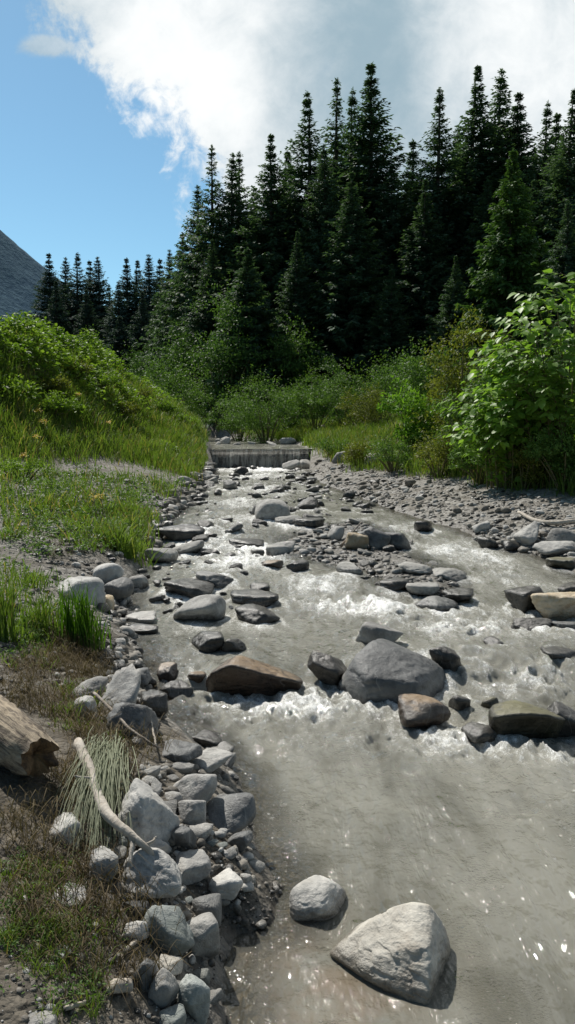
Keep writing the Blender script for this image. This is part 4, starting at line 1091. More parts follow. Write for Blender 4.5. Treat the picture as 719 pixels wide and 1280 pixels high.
FOREST = [ # tip x, tip y, distance, variant, label, material
 (464,80,62,0,'tallest dark spruce of the forest, broad and dense, its tip highest of all'),
 (421,98,64,2,'slim sparse spruce just left of the tallest spruce'),
 (441,112,68,1,'dense spruce top tucked between the slim sparse spruce and the tallest spruce'),
 (384,115,60,1,'tall spruce with open branches standing left of the slim sparse spruce'),
 (339,168,58,0,'regular pointed spruce with a straight bare-looking trunk, centre left of the forest'),
 (291,192,62,4,'dark spruce with a twin-like top, left half of the forest'),
 (299,190,64,2,'narrow spruce nearly merged with the twin-topped dark spruce'),
 (265,182,63,2,'thin see-through spruce standing highest at the left end of the forest'),
 (247,232,66,4,'shorter ragged spruce just left of the thin see-through spruce'),
 (550,110,58,1,'broad open spruce right of the gap of sky beside the tallest spruce'),
 (516,176,66,0,'smaller spruce filling the gap of sky right of the tallest spruce'),
 (598,83,60,3,'tall wide spruce in the right half of the forest, left of the club-topped one'),
 (627,87,62,4,'spruce with a thick club-shaped top in the right half of the forest'),
 (649,116,60,0,'dark spruce right of the club-topped spruce'),
 (685,128,56,1,'spruce with a clean pointed tip second from the right frame edge'),
 (697,142,62,0,'spruce half hidden behind the clean pointed one near the right frame edge'),
 (718,113,50,3,'tall spruce cut by the right frame edge'),
 (573,160,66,4,'dark spruce between the broad open spruce and the tall wide spruce'),
 (360,190,68,3,'dark spruce filling the space between the open-branched and the regular pointed spruce'),
 (405,180,56,4,'hanging-branched spruce in front of the slim sparse spruce'),
 (318,235,66,4,'dark spruce low between the regular pointed and the narrow merged spruce'),
 (490,200,58,4,'drooping dark spruce hugging the right flank of the tallest spruce'),
 (440,215,52,0,'dense dark spruce in the front row beneath the tallest spruce'),
 (532,225,54,3,'dense dark spruce in the front row beneath the broad open spruce'),
 (610,220,54,4,'dark spruce in the front row beneath the tall wide spruce'),
 (668,225,50,0,'dark spruce in the front row right of the light green young spruce'),
 (710,250,44,4,'dark spruce above the big-leaved shrub at the right frame edge'),
 (372,290,52,3,'dark spruce in the front row beneath the open-branched spruce'),
 (228,292,72,0,'spruce at the lower left shoulder of the forest'),
 (212,312,84,4,'pale hazy spruce at the left foot of the forest slope'),
 (310,310,50,5,'mid green spruce in the front row beneath the narrow merged spruce'),
 (570,320,46,3,'shadowed spruce low behind the yellow-green shrub'),
 (490,330,48,0,'shadowed spruce low in the front row under the drooping dark spruce'),
 (265,300,58,3,'shadowed spruce below the thin see-through spruce'),
]
for px, py, dist, var, label in FOREST: spruce(px, py, dist, var, label, wide=random.uniform(1.15, 1.4))
spruce(642,186,38,5,'light green young spruce standing out in front of the dark forest, right side','spruce_young', wide=1.0)
spruce(725,330,30,5,'young green spruce peeping over the big-leaved shrub at the right frame edge','spruce_young')
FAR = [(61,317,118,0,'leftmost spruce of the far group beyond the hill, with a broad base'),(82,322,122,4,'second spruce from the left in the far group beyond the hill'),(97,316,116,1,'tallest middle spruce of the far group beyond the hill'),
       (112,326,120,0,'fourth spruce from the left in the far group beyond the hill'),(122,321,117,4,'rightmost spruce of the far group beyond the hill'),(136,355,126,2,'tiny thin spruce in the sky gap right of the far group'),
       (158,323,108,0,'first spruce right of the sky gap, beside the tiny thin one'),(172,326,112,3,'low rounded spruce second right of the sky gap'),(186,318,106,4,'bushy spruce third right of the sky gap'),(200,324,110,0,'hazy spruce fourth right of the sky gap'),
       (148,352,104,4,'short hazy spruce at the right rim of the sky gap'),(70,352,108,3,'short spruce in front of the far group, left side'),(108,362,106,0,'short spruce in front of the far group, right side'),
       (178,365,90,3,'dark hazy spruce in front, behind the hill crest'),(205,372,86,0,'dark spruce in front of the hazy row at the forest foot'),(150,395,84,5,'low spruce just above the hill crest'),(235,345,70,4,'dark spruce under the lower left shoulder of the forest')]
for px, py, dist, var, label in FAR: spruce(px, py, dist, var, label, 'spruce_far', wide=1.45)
# deep forest behind, seen only as dark gaps between the trunks
r = random.Random(8)
for k in range(26):
    px = 225 + k * 20 + r.uniform(-6, 6); yt = np.interp(px, [225, 300, 400, 520, 620, 740], [325, 255, 195, 232, 165, 170]) + r.uniform(0, 45)
    spruce(px, yt, r.uniform(70, 84), r.choice((0, 3, 4)), 'dark spruce deep in the forest, seen only between the nearer trees', group='spruces deep in the forest')

# broadleaf trees and shrubs at the forest edge
SH = [
 ('broadleaf_tree', 278, 530, 372, 66, 'broad', 'pale green leafy tree at the forest edge left of the bare-looking trunk', 48, .26, 3800, 'tree'),
 ('broadleaf_tree', 300, 530, 345, 60, 'broad', 'taller leafy tree right behind the pale green leafy tree', 52, .26, 3200, 'tree'),
 ('broadleaf_tree', 375, 520, 400, 70, 'broad', 'dark leafy tree under the front spruces, centre of the forest edge', 49, .24, 3000, 'tree'),
 ('shrub', 333, 540, 470, 92, 'shrub', 'rounded green bush directly above the weir', 35, .13, 4200, 'shrub'),
 ('shrub', 395, 530, 464, 52, 'shrub', 'upright bush right of the rounded green bush above the weir', 36, .13, 2400, 'shrub'),
 ('shrub', 430, 528, 466, 66, 'shrub', 'loose bush in the row right of the weir, beside the upright bush', 34, .13, 2800, 'shrub'),
 ('shrub', 474, 525, 458, 70, 'shrub', 'greyish willow-like bush left of the bright leafy bush', 33, .12, 3000, 'shrub'),
 ('shrub', 512, 552, 474, 72, 'shrub_bright', 'bright green leafy bush in front of the dark forest edge', 21, .15, 1700, 'shrub'),
 ('shrub', 575, 545, 392, 92, 'shrub_yellow', 'yellow-green tall shrub left of the big-leaved shrub', 20, .13, 4200, 'shrub'),
 ('shrub', 535, 540, 430, 70, 'shrub', 'olive shrub between the bright leafy bush and the yellow-green tall shrub', 23, .13, 3000, 'shrub'),
 ('shrub', 600, 560, 470, 90, 'shrub', 'dull green shrub in the shade at the left foot of the big-leaved shrub', 16.5, .11, 3200, 'shrub'),
 ('shrub', 205, 525, 452, 84, 'shrub', 'bush rising behind the far end of the grassy hill', 40, .16, 3200, 'shrub'),
 ('shrub', 240, 530, 478, 46, 'shrub', 'small bush right of the one behind the far end of the grassy hill', 42, .15, 1600, 'shrub'),
 ('shrub', 175, 500, 432, 46, 'broad', 'sapling-like bush peeking over the hill crest', 52, .18, 1500, 'shrub'),
 ('broadleaf_tree', 116, 470, 405, 34, 'shrub', 'light green little tree standing just behind the hill crest', 46, .18, 1300, 'tree'),
 ('broadleaf_tree', 88, 460, 408, 30, 'broad', 'small dim tree left of the light green little tree behind the crest', 50, .18, 1200, 'tree'),
 ('broadleaf_tree', 222, 500, 405, 54, 'broad', 'dim leafy tree at the forest edge above the bush behind the hill', 55, .26, 2400, 'tree'),
 ('shrub', 655, 612, 560, 80, 'shrub_yellow', 'low yellow-green weeds under the right of the big-leaved shrub', 13.2, .07, 1800, 'shrub'),
 ('shrub', 362, 540, 474, 60, 'shrub', 'low bush between the rounded green bush and the upright bush above the weir', 38, .13, 2400, 'shrub'),
 ('shrub', 300, 540, 486, 56, 'shrub', 'low bush at the left end of the row behind the weir', 39, .14, 1900, 'shrub'),
 ('shrub', 452, 540, 478, 60, 'shrub_yellow', 'paler low bush in front of the greyish willow-like bush', 30, .11, 2200, 'shrub'),
 ('shrub', 412, 530, 452, 50, 'broad', 'taller dim bush behind the upright bush right of the weir', 42, .16, 2000, 'shrub'),
 ('shrub', 505, 530, 445, 66, 'broad', 'dim bush in the shade behind the bright leafy bush', 36, .15, 2400, 'shrub'),
 ('shrub', 548, 600, 540, 84, 'shrub_yellow', 'low yellow-green weeds at the gravel edge below the olive shrub', 16.5, .08, 2000, 'shrub'),
 ('shrub', 607, 610, 550, 84, 'shrub', 'low green weeds at the gravel edge left of the yellow-green weeds', 14.6, .08, 1900, 'shrub'),
 ('shrub', 706, 622, 540, 80, 'shrub', 'rank green weeds at the right frame edge under the big-leaved shrub', 12.4, .08, 2200, 'shrub'),
 ('weed_clump', 92, 505, 455, 56, 'shrub_yellow', 'leafy weed clump standing right of the shaded flank of the hill', 21, .10, 900, 'plant'),
 ('weed_clump', 18, 540, 492, 56, 'cover', 'tall weed clump at the left frame edge on the hill flank', 17.5, .10, 900, 'plant'),
 ('weed_clump', 172, 556, 520, 46, 'shrub_yellow', 'weed clump low on the right half of the hill flank', 26, .10, 900, 'plant'),
 ('weed_clump', 203, 578, 545, 40, 'cover', 'small weed clump near the right end of the hill', 27, .10, 900, 'plant'),
 ('weed_clump', 118, 566, 528, 50, 'cover', 'weed clump in the middle of the hill flank above the gravel', 22, .10, 900, 'plant'),
 ('weed_clump', 62, 528, 480, 54, 'shrub_yellow', 'weed clump between the shaded flank and the dark leafy patch', 19, .10, 900, 'plant'),
 ('weed_clump', 232, 596, 560, 36, 'cover', 'last weed clump at the right tip of the hill by the stream', 27.5, .10, 900, 'plant'),
 ('weed_clump', 150, 600, 572, 44, 'shrub_yellow', 'weed clump at the hill foot beside the gravel, middle', 22, .10, 900, 'plant'),
 ('weed_clump', 205, 612, 588, 36, 'cover', 'small weed clump at the hill foot near the left waterline', 21, .10, 900, 'plant'),
 ('weed_clump', 418, 584, 552, 50, 'shrub', 'weed clump on the right bank next to the weir end', 24, .09, 900, 'plant'),
 ('weed_clump', 452, 590, 552, 56, 'shrub_yellow', 'yellowish weed clump on the right bank, second from the weir end', 21, .09, 1000, 'plant'),
 ('weed_clump', 492, 596, 548, 60, 'shrub', 'weed clump below the bright leafy bush at the gravel edge', 18.5, .08, 1100, 'plant'),
 ('leafy_herb', 66, 598, 545, 76, 'cover', 'dark low leafy plant patch where the hill meets the gravel', 18.2, .085, 1500, 'plant'),
 ('leafy_herb', 30, 640, 588, 60, 'cover', 'leafy weed clump at the left frame edge on the gravel flat', 12.8, .06, 900, 'plant'),
]
for k, (nm, px, yb, yt, w, mt, lb, dist, lf, n, cat) in enumerate(SH): shrub(nm, px, yb, yt, w, mt, lb, 300 + k, leaf=lf * 0.78, n=int(n * 1.8), dist=dist, cat=cat, clumps=30 if n > 2000 else 16)
knotweed(712, 590, 302, 266, 55, 'big shrub with large drooping bright green leaves at the right frame edge', n_stems=95, dist=13.2)
knotweed(640, 590, 440, 130, 56, 'lower big-leaved shrub leaning out left of the biggest one', n_stems=46, dist=13.6, leaf=0.16)

# ------------------------------------------------------------------ grass and ground cover
def sample_area(n, x0, x1, y0, y1, rg):
    y = np.exp(rg.uniform(math.log(y0), math.log(y1), n)); x = rg.uniform(x0, x1, n) * 1.0
    return x, y

def grass_all():
    rg = np.random.default_rng(91)
    # long grass of the hill side
    bag = Bag(); 
    x = rg.uniform(-13, -1.5, 240000); y = rg.uniform(11.5, 38, 240000)
    v = veg(x, y); hl = hill(x, y); keep = (rg.random(len(x)) < v * (0.25 + 0.75 * sstep(2.9, 1.2, hl))) & (bil(SD_W, x, y) > 0.15) & (np.abs(x / y) < 0.45)
    x, y = x[keep], y[keep]; P = np.stack([x, y, G(x, y) - 0.03], -1)
    cl = 0.6 + 0.8 * sstep(-0.3, 0.5, fbm(x * 1.1, y * 1.1, 3.0, 3))
    bag.add(*blades(P, rg.uniform(.18, .52, len(P)) * cl, rg.uniform(.010, .022, len(P)), 0.55, 1))
    tag(link('grass', bag.mesh('hill_grass', False), M['grass']), 'long green grass on the flank of the hill left of the stream', 'grass', kind='stuff')
    # leafy cover on the upper hill
    x = rg.uniform(-15, -2.0, 190000); y = rg.uniform(11.5, 38, 190000); hl = hill(x, y)
    lump = fbm(x * 0.9, y * 0.9, 6.0, 3)
    keep = (rg.random(len(x)) < sstep(0.7, 2.0, hl + 0.9 * lump) * (0.55 + 0.45 * sstep(-.3, .2, lump))) & (np.abs(x / y) < 0.46)
    x, y, lump = x[keep], y[keep], lump[keep]; n = len(x)
    h = (0.10 + 0.80 * sstep(-0.35, 0.55, lump)) * rg.uniform(0.35, 1.0, n)**0.5
    P = np.stack([x, y, G(x, y) + h], -1)
    ax = unit(rand_dir(rg, n) * np.array([1, 1, .5]) + np.array([0, 0, -.12])); nm = unit(np.array([0.05, 0, 1.0]) + rg.normal(size=(n, 3)) * .45)
    V, Fc = leaves(P, ax, nm, rg.uniform(.07, .17, n), rg.uniform(.045, .10, n))
    tag(link('ground_cover', mesh_np('hill_cover', V, Fc, False), M['cover']), 'dense leafy weeds covering the crest of the hill', 'ground cover', kind='stuff')
    # right bank grass
    bag = Bag(); x = rg.uniform(-1, 11, 190000); y = rg.uniform(10, 40, 190000); v = veg(x, y)
    keep = (rg.random(len(x)) < v * 0.8) & (np.abs(x / y) < 0.45); x, y = x[keep], y[keep]; P = np.stack([x, y, G(x, y) - .03], -1)
    cl = 0.55 + 0.9 * sstep(-0.3, 0.5, fbm(x * 1.0, y * 1.0, 13.0, 3))
    bag.add(*blades(P, rg.uniform(.15, .5, len(P)) * cl, rg.uniform(.010, .02, len(P)), 0.55, 2))
    tag(link('grass', bag.mesh('right_grass', False), M['grass']), 'yellow-green grass on the bank right of the stream', 'grass', kind='stuff')
    # meadow beyond the weir
    bag = Bag(); x = rg.uniform(-16, 14, 90000); y = rg.uniform(27.5, 58, 90000); v = veg(x, y)
    keep = (rg.random(len(x)) < v) & (np.abs(x / y) < 0.45); x, y = x[keep], y[keep]; P = np.stack([x, y, G(x, y) - .03], -1)
    bag.add(*blades(P, rg.uniform(.15, .45, len(P)), rg.uniform(.015, .03, len(P)), 0.6, 3))
    tag(link('grass', bag.mesh('far_grass', False), M['grass']), 'tall grass beyond the weir at the forest foot', 'grass', kind='stuff')
    # tufts on the left gravel flat
    bag = Bag(); tuft = []
    polys = [([(0,600),(60,590),(250,600),(200,640),(165,690),(110,690),(60,660),(0,680)], 150), ([(0,690),(20,690),(70,760),(75,830),(40,840),(0,830)], 40), ([(0,1085),(70,1075),(110,1120),(80,1230),(20,1210),(0,1180)], 60), ([(120,1150),(185,1160),(150,1280),(60,1280)], 16),
             ([(60,850),(150,900),(170,960),(90,930),(50,880)], 20), ([(140,640),(178,640),(176,690),(150,695)], 70)]
    for poly, n in polys:
        q = in_poly(poly, n, rg); P0 = to_ground(q[:, 0], q[:, 1], False)
        for p, qq in zip(P0, q):
            if bil(SD_W, p[0], p[1]) < 0.05: continue
            s = p[1] / F_PX; m = int(rg.integers(12, 34)); spread = min(9 * s, 0.12)
            b = p + np.concatenate([rg.normal(size=(m, 2)) * spread, np.full((m, 1), -0.015)], 1)
            hh = min(rg.uniform(12, 34) * s, 0.3) if qq[1] < 900 else rg.uniform(.03, .09)
            V, Fc = blades(b, hh * rg.uniform(.4, 1.1, m), np.clip(1.5 * s, .003, .014), 0.7, int(rg.integers(1e6)))
            bag.add(V, Fc)
    tag(link('grass', bag.mesh('flat_grass', False), M['grass']), 'thin grass tufts on the gravel and soil of the left bank', 'grass', kind='stuff')
    LPs, LTs, LNs = [], [], []
    for poly, nn in (([(0,595),(60,588),(230,600),(190,640),(160,690),(60,700),(0,690)], 260), ([(0,700),(70,720),(90,800),(0,830)], 60), ([(0,1060),(90,1070),(150,1160),(120,1270),(0,1240)], 60)):
        q = in_poly(poly, nn, rg); P0 = to_ground(q[:, 0], q[:, 1], False)
        for p in P0:
            if bil(SD_W, p[0], p[1]) < 0.08: continue
            m = int(rg.integers(10, 40)); sz = min(0.012 * p[1], .16) * rg.uniform(.5, 1.2)
            o_ = rg.normal(size=(m, 3)) * np.array([sz, sz, 0]); o_[:, 2] = rg.uniform(0, 1, m) * sz * 1.3
            LPs.append(p + o_); dd = rand_dir(rg, m); dd[:, 2] = np.abs(dd[:, 2]) * .6; LTs.append(dd); LNs.append(np.array([0, 0, 1.0]) + rg.normal(size=(m, 3)) * .4)
    LPs = np.concatenate(LPs); LTs = np.concatenate(LTs); LNs = np.concatenate(LNs); ll = np.clip(LPs[:, 1] * .0045, .012, .055) * rg.uniform(.6, 1.4, len(LPs))
    V, Fc = leaves(LPs, LTs, LNs, ll, ll * .5)
    tag(link('ground_cover', mesh_np('flat_weeds', V, Fc, False), M['shrub']), 'small low weeds scattered over the gravel and soil of the left bank', 'ground cover', kind='stuff')
    # dry thatch and roots on the near bank
    bag = Bag()
    polys = [([(10,830),(90,800),(125,830),(130,880),(200,930),(150,950),(110,940),(40,890),(0,880)], 230), ([(60,960),(160,940),(150,1000),(80,1010)], 70), ([(0,1010),(70,1000),(120,1060),(190,1150),(170,1230),(60,1240),(0,1150)], 130), ([(60,780),(120,780),(125,850),(70,850)], 110), ([(60,620),(170,600),(180,680),(60,700)], 130), ([(0,600),(60,590),(120,640),(60,690),(0,680)], 70)]
    for poly, n in polys:
        q = in_poly(poly, n, rg); P0 = to_ground(q[:, 0], q[:, 1], False)
        for p in P0:
            if bil(SD_W, p[0], p[1]) < 0.05: continue
            s = p[1] / F_PX; m = int(rg.integers(8, 20))
            b = p + np.concatenate([rg.normal(size=(m, 2)) * 0.05, np.full((m, 1), -0.01)], 1)
            bag.add(*blades(b, rg.uniform(.03, .135, m), rg.uniform(.0018, .004, m), 1.15, int(rg.integers(1e6)), droop=0.6))
    tag(link('dry_grass', bag.mesh('dry_grass', False), M['grass_dry']), 'brown dead grass and roots matted on the near left bank', 'grass', kind='stuff')
grass_all()

def clump(name, px, py, hpx, wpx, n, mat, label, seed, lean=0.35, width=0.007):
    rg = np.random.default_rng(seed); p = hit(px, py, False); s = p[1] / F_PX
    b = np.concatenate([rg.normal(size=(n, 2)) * np.array([wpx * s * .3, wpx * s * .22]), np.zeros((n, 1))], 1); b[:, 2] = G(b[:, 0] + p[0], b[:, 1] + p[1]) - p[2] - 0.02
    V, Fc = blades(b, hpx * s * rg.uniform(.45, 1.05, n), width * rg.uniform(.7, 1.3, n), lean, seed)
    o = link(name, mesh_np('clump_mesh', V, Fc, False), M[mat], loc=p); tag(o, label, 'grass clump'); return o
clump('grass_clump', 101, 806, 92, 46, 170, 'grass_green', 'tall bright green grass clump on the left shore, in front of the wide pale rock', 4, 0.22, 0.011)
clump('grass_clump', 152, 690, 50, 50, 240, 'grass', 'bushy grass tuft overhanging the left waterline, farther up', 5, 0.8, 0.012)
clump('grass_clump', 6, 800, 130, 30, 90, 'grass', 'tall thin grass at the left frame edge', 6, 0.25, 0.008)
clump('grass_clump', 55, 790, 70, 50, 110, 'grass', 'thin yellowish grass left of the tall bright green clump', 7, 0.4, 0.007)

# withered grass hanging down the near bank
def hanging():
    rg = np.random.default_rng(12); root = hit(134, 945, False)
    bag = Bag()
    for k in range(300):
        a = np.array([rg.normal(134, 12), rg.normal(945, 9)]); e = np.array([a[0] + rg.normal(-14, 16), a[1] + rg.uniform(60, 135)])
        t = np.linspace(0, 1, 7); q = a + (e - a) * t[:, None]
        q = q + np.stack([rg.normal(0, 5) * np.sin(t * np.pi * rg.uniform(.7, 2.2)), 0 * t], -1) * t[:, None]
        P = to_ground(q[:, 0], q[:, 1], False) + np.array([0, 0, 1.0]) * (0.06 * np.sin(t * np.pi) + 0.012 + rg.uniform(0, .05))[:, None]
        wv = 0.0017 * (1 - 0.7 * t); side = np.array([1.0, 0, 0.2])
        V = np.concatenate([P - side * wv[:, None], P + side * wv[:, None]]) - root; i = np.arange(6)
        bag.add(V, [np.stack([i, i + 7, i + 8, i + 1], -1)])
    o = link('grass_clump', bag.mesh('withered_grass', False), M['grass_grey'], loc=root); tag(o, 'withered grey-green grass hanging down the bank beside the driftwood branch', 'grass clump')
hanging()

# ------------------------------------------------------------------ wood
def wood_path(pts, lift, radii, name, label, cat, mat, n=26, sides=10, wob=0.12, seed=0, extra=()):
    pts = np.array(pts, float); c = np.concatenate([[0], np.cumsum(np.linalg.norm(np.diff(pts, axis=0), axis=1))]); c /= c[-1]
    t = np.linspace(0, 1, n); q = np.stack([np.interp(t, c, pts[:, 0]), np.interp(t, c, pts[:, 1])], -1)
    base = to_ground(pts[:, 0], pts[:, 1]) + np.array([0, 0, 1.0]) * np.asarray(lift)[:, None]
    P = np.stack([np.interp(t, c, base[:, k]) for k in range(3)], -1)
    for _ in range(3): P[1:-1] = 0.25 * P[:-2] + 0.5 * P[1:-1] + 0.25 * P[2:]
    P = P + 0.006 * np.stack([fbm(t * 9 + seed, 0.3, k, 2) for k in range(3)], -1)
    rad = np.interp(t, np.linspace(0, 1, len(radii)), radii)
    org = P[0].copy(); V, Fc = tube(P - org, rad, sides, wob=wob, seed=seed)
    bag = Bag(); bag.add(V, Fc)
    for k, off, rr in extra:
        q0 = P[k] - org; off = np.array(off); tt = np.linspace(0, 1, 7)[:, None]
        bag.add(*tube(q0 + off * tt + 0.012 * np.sin(tt * 5) * np.array([1, .3, .2]), np.linspace(rr, rr * .45, 7), 8, wob=.2, seed=k))
    o = link(name, bag.mesh(name), M[mat], loc=org); tag(o, label, cat); return o
wood_path([(98,957),(113,990),(122,1025),(136,1060),(152,1078),(176,1098),(200,1114)], [.10,.09,.09,.11,.13,.13,.10], [.019,.021,.018,.020,.016,.012,.009], 'driftwood_branch', 'bleached bent driftwood branch lying down the left bank over pale rocks', 'branch', 'drift', 34, 12, .3, 1, ((24, (.05, -.10, -.07), .011), (9, (-.05, -.02, .035), .007), (29, (.05, .03, .02), .006)))
wood_path([(118,890),(140,908),(160,928),(190,946),(200,948)], [.10,.08,.07,.06,.05], [.007,.008,.007,.006,.004], 'twig', 'thin grey twig across the stones below the tilted grey slab', 'twig', 'twig', 20, 6, .1, 2)
wood_path([(188,918),(196,946)], [.08,.05], [.005,.005], 'twig', 'short pale twig upright beside the thin grey twig', 'twig', 'drift', 8, 6, .1, 3)
wood_path([(648,646),(668,656),(692,659),(725,656)], [.07,.05,.05,.06], [.02,.03,.03,.025], 'driftwood_branch', 'pale driftwood pole on the gravel of the right shore', 'branch', 'drift', 20, 8, .15, 4)
wood_path([(426,685),(440,681),(451,678)], [.03,.15,.26], [.016,.014,.009], 'stick', 'brown stick propped across the rounded tan stone on the bar', 'stick', 'twig', 12, 7, .2, 5)
wood_path([(138,1242),(164,1241)], [.022,.022], [.019,.017], 'wood_piece', 'pale broken piece of wood on the soil near the bottom edge', 'stick', 'drift', 10, 10, .12, 6)
wood_path([(156,1196),(172,1180)], [.015,.015], [.008,.006], 'stick', 'short thin stick on the soil left of the lower heap', 'stick', 'drift', 8, 6, .1, 7)
wood_path([(82,1266),(108,1258)], [.012,.012], [.006,.006], 'stick', 'thin stick near the bottom left corner', 'stick', 'drift', 8, 6, .1, 8)

def big_log():
    a = hit(-60, 905, False) + np.array([0, 0, .13]); b = hit(52, 985, False) + np.array([0, 0, .115])
    n = 40; t = np.linspace(0, 1, n)[:, None]; P = a + (b - a) * t
    rad = np.interp(t[:, 0], [0, .6, .9, 1], [.106, .102, .09, .074]); th_n = 40
    V, Fc = tube(P - b, rad, th_n, cap=False, wob=.22, seed=3)
    ring = V.reshape(n, th_n, 3)
    th = np.arange(th_n)
    gr = fbm(np.cos(th / th_n * 6.283)[None] * 6, np.sin(th / th_n * 6.283)[None] * 6, t * 3, 3)
    T = (b - a) / np.linalg.norm(b - a)
    cen = (P - b)[:, None]; ring = cen + (ring - cen) * (1 + 0.12 * gr)[..., None]
    jag = fbm(np.cos(th / th_n * 6.283) * 2.2, np.sin(th / th_n * 6.283) * 2.2, 5.0, 3)
    ring[-1] += T * (0.07 * jag)[:, None]; ring[-2] += T * (0.04 * jag)[:, None]
    root = empty('log', b); ROT = Vector(T).to_track_quat('X', 'Z'); root.rotation_mode = 'QUATERNION'; root.rotation_quaternion = ROT
    RM = np.array(ROT.to_matrix()); ring = ring @ RM; T = np.array([1.0, 0, 0])
    tag(root, 'thick weathered broken log on the bank at the left frame edge', 'log')
    link('log_body', mesh_np('log_body', ring.reshape(-1, 3), Fc), M['log'], root)
    e = Bag(); c = ring[-1].mean(0)
    R = [ring[-1] * (1 - k) + (c - T * 0.05 * k + 0.02 * fbm(ring[-1] [:, 0] * 40, ring[-1][:, 2] * 40, k * 3.0, 3)[:, None] * T) * k for k in np.linspace(0.0, 0.98, 8)]
    VV = np.concatenate(R); i = np.arange(7)[:, None] * th_n; j = np.arange(th_n)[None]; j2 = (j + 1) % th_n
    link('broken_end', mesh_np('broken_end', VV, [np.stack([i + j, i + j2, i + th_n + j2, i + th_n + j], -1).reshape(-1, 4)]), M['log_end'], root)
big_log()

# ------------------------------------------------------------------ yellow flowers on the hill
FL = [(98,505,'yellow flower highest up among the hill grass'),(137,540,'orange-yellow flower right of the dark leafy patch'),(48,527,'yellow flower at the left in the shade of the hill'),(56,540,'yellow flower just below the shaded one at the left'),
      (46,560,'yellow flower above the dark leafy patch, left side'),(30,585,'yellow flower low at the left on the hill foot'),(118,640,'yellow flower on the gravel flat, left one of the pair'),(127,638,'yellow flower on the gravel flat, right one of the pair')]
for k, (px, py, lb) in enumerate(FL):
    p = hit(px, py + 14, False); s = p[1] / F_PX; h = 18 * s + 0.15
    root = empty('yellow_flower', p); tag(root, lb, 'flower', 'yellow flowers among the grass of the left bank')
    V, Fc = tube(np.array([[0, 0, -.05], [0.02, 0, h * .5], [0.0, -.02, h]]), [.006, .005, .004], 5); link('stem', mesh_np('flower_stem', V, Fc), M['stem'], root)
    rg_ = np.random.default_rng(k); m = 34; a = rg_.uniform(0, 6.28, m)
    Pq = np.stack([rg_.normal(size=m) * .03, rg_.normal(size=m) * .03, h + rg_.normal(size=m) * .02], -1)
    V, Fc = leaves(Pq, np.stack([np.cos(a), np.sin(a), rg_.uniform(-.2, .5, m)], -1), np.tile([0, -0.5, 1.0], (m, 1)) + rg_.normal(size=(m, 3)) * .2, 2.6 * s, 1.4 * s)
    link('flower_head', mesh_np('flower_head', V, Fc, False), M['yellow'], root)

# ------------------------------------------------------------------ mountain
def mountain():
    def ridge(x): return np.interp(x, [-1500, -900, -625, -501, -430, -320, -150, 60], [900, 720, 480, 362, 296, 200, 80, 0])
    nx, ny = 170, 60; X = np.linspace(-1500, 60, nx); Yd = np.linspace(900, 1900, ny); XX, YY = np.meshgrid(X, Yd)
    prof = 1 - np.abs(YY - 1400) / 520
    Z = ridge(XX) * np.clip(prof, 0, 1)**0.8 + 14 * fbm(XX * .012, YY * .008, 1.0, 4) * np.clip(prof, 0, 1) - 30 * (prof <= 0)
    Z += 5 * np.abs(fbm(XX * .1, YY * .1, 3.0, 2))
    V = np.stack([XX, YY, Z], -1).reshape(-1, 3); i = np.arange(ny - 1)[:, None] * nx; j = np.arange(nx - 1)[None]
    me = mesh_np('mountain', V, [np.stack([i + j, i + j + 1, i + nx + j + 1, i + nx + j], -1).reshape(-1, 4)])
    m, nb, b, out = new_mat('forested_hazy_mountain'); p = nb.node('ShaderNodeNewGeometry').outputs['Position']
    n1 = nb.noise(p, .012, 6, .65); n2 = nb.noise(nb.mapping(p, (1, 1, .35)), .11, 4, .7)
    col = nb.mix(nb.smooth(.4, .6, n1 * .4 + n2 * .6), (.032, .075, .118), (.072, .13, .172))  # blue distance haze painted into the forest colour
    nb.put(b.inputs['Base Color'], col); b.inputs['Roughness'].default_value = 1.0; b.inputs['Specular IOR Level'].default_value = 0.05
    nb.links.new(nb.bump(n2, 0.6, 8.0), b.inputs['Normal'])
    tag(link('mountain', me, m), kind='structure')
mountain()

# ------------------------------------------------------------------ sun, sky, clouds
SUN_AZ, SUN_EL = math.radians(-30), math.radians(49)       # azimuth from +Y, positive to the right
sun = bpy.data.lights.new('sun', 'SUN'); sun.energy = 5.0; sun.angle = math.radians(0.5); sun.color = (1.0, 0.955, 0.88)
so = bpy.data.objects.new('sun', sun); COL.objects.link(so)
sd_ = Vector((math.sin(SUN_AZ) * math.cos(SUN_EL), math.cos(SUN_AZ) * math.cos(SUN_EL), math.sin(SUN_EL)))
so.rotation_euler = sd_.to_track_quat('Z', 'Y').to_euler(); so.location = (0, 0, 30)

w = bpy.data.worlds.new('World'); scene.world = w; w.use_nodes = True
nb = NB(w.node_tree); nt = w.node_tree
bg = nt.nodes['Background']; bg.inputs['Strength'].default_value = 0.1
sky = nb.node('ShaderNodeTexSky', sky_type='NISHITA'); sky.sun_disc = False; sky.sun_elevation = SUN_EL; sky.sun_rotation = SUN_AZ
sky.altitude = 900; sky.air_density = 1.0; sky.dust_density = 0.6; sky.ozone_density = 1.5
gd = nb.node('ShaderNodeTexCoord').outputs['Generated']
sp = nb.node('ShaderNodeSeparateXYZ'); nb.links.new(gd, sp.inputs[0])
dx, dy, dz = (E(nb, sp.outputs[k]) for k in range(3))
yy = nb.math('MAXIMUM', dy, 0.08)
u = dx / yy; v = dz / yy
cv = nb.node('ShaderNodeCombineXYZ'); nb.put(cv.inputs[0], u); nb.put(cv.inputs[1], v)
c = cv.outputs[0]
nbig = nb.noise(c, 5.0, 8, 0.6, 0.3); nmed = nb.noise(c, 14, 7, 0.62, 0.5); nsoft = nb.noise(c, 3.2, 5, 0.5)
edge = (u + 0.312) - (0.54 - v) * 0.80
front = nb.smooth(0.1, 0.3, dy)
nfin = nb.noise(c, 40, 6, 0.65, 0.6)
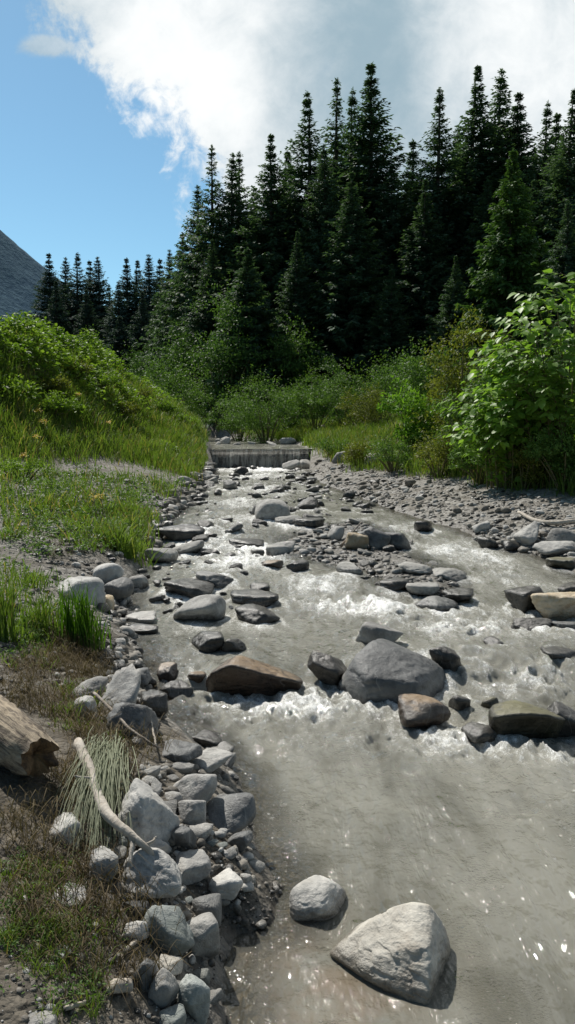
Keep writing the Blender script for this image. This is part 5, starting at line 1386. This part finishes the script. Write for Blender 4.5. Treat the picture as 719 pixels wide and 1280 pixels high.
cov = nb.smooth(-0.03, 0.045, edge + (nbig - 0.5) * 0.32 + (nmed - 0.5) * 0.26 + (nfin - 0.5) * 0.10)
wisp = nb.math('EXPONENT', ((u + 0.285) * (u + 0.275) / 0.0020 + (v - 0.455) * (v - 0.452) / 0.00028) * -1.0)
cov = nb.math('MAXIMUM', cov, nb.smooth(0.30, 0.85, wisp * 0.9 + (nmed - 0.5) * 2.0 * wisp + (nfin - 0.5) * 1.2 * wisp) * 0.8)
cov = cov * front
core = nb.math('EXPONENT', ((u + 0.12) * (u + 0.12) / 0.014 + (v - 0.42) * (v - 0.42) / 0.05) * -1.0)
rgt = nb.smooth(0.10, 0.30, u + (v - 0.4) * 0.35)
dim = nb.math('EXPONENT', ((u - 0.075) * (u - 0.075) / 0.006 + (v - 0.45) * (v - 0.45) / 0.03) * -1.0)
br = 0.50 - dim * 0.20 + core * 0.50 + rgt * 0.34 + (nbig - 0.5) * 0.85 + (nmed - 0.5) * 0.45 + (nfin - 0.5) * 0.12 + (nsoft - 0.5) * 0.5
lit = nb.smooth(0.26, 1.05, br)
gap = nb.smooth(0.52, 0.66, nb.noise(c, 3.6, 6, 0.58, 0.4)) * nb.smooth(0.02, 0.08, u) * nb.smooth(0.36, 0.46, v)
ccol = nb.mix(lit, (3.5, 4.8, 5.6), (10.2, 10.4, 10.4))
back = nb.smooth(0.52, 0.66, nb.noise(gd, 2.2, 6, 0.6)) * (1.0 - front) * nb.smooth(0.02, 0.2, dz) * 0.7
skyc = nb.mix(1.0, sky.outputs[0], (0.86, 1.16, 1.13), 'MULTIPLY')
ccol2 = nb.mix(back, skyc, (5.5, 5.8, 6.0))
final = nb.mix(cov * (1.0 - gap * 0.8), ccol2, ccol)
final = nb.mix(nb.smooth(0.15, -0.35, dy), final, nb.mix(1.0, final, (0.55, 0.55, 0.55), 'MULTIPLY'))  # unseen sky behind the camera dimmed to cut ambient light
final = nb.mix(nb.smooth(0.5, 0.8, dz), final, nb.mix(1.0, final, (0.65, 0.65, 0.65), 'MULTIPLY'))  # sky overhead, out of view, also dimmed to cut ambient light
nb.put(bg.inputs['Color'], final)

# ------------------------------------------------------------------ camera and render settings
cam = bpy.data.cameras.new('camera'); cam.sensor_fit = 'VERTICAL'; cam.sensor_height = 36; cam.lens = 36 * F_PX / 1280.0
cam.clip_start = 0.05; cam.clip_end = 6000
co = bpy.data.objects.new('camera', cam); COL.objects.link(co); co.location = CAM.tolist(); co.rotation_euler = (math.pi / 2 - PITCH, 0, 0)
scene.camera = co
scene.view_settings.view_transform = 'Standard'; scene.view_settings.look = 'None'; scene.view_settings.exposure = 0
scene.cycles.max_bounces = 6; scene.cycles.transparent_max_bounces = 12; scene.cycles.diffuse_bounces = 3
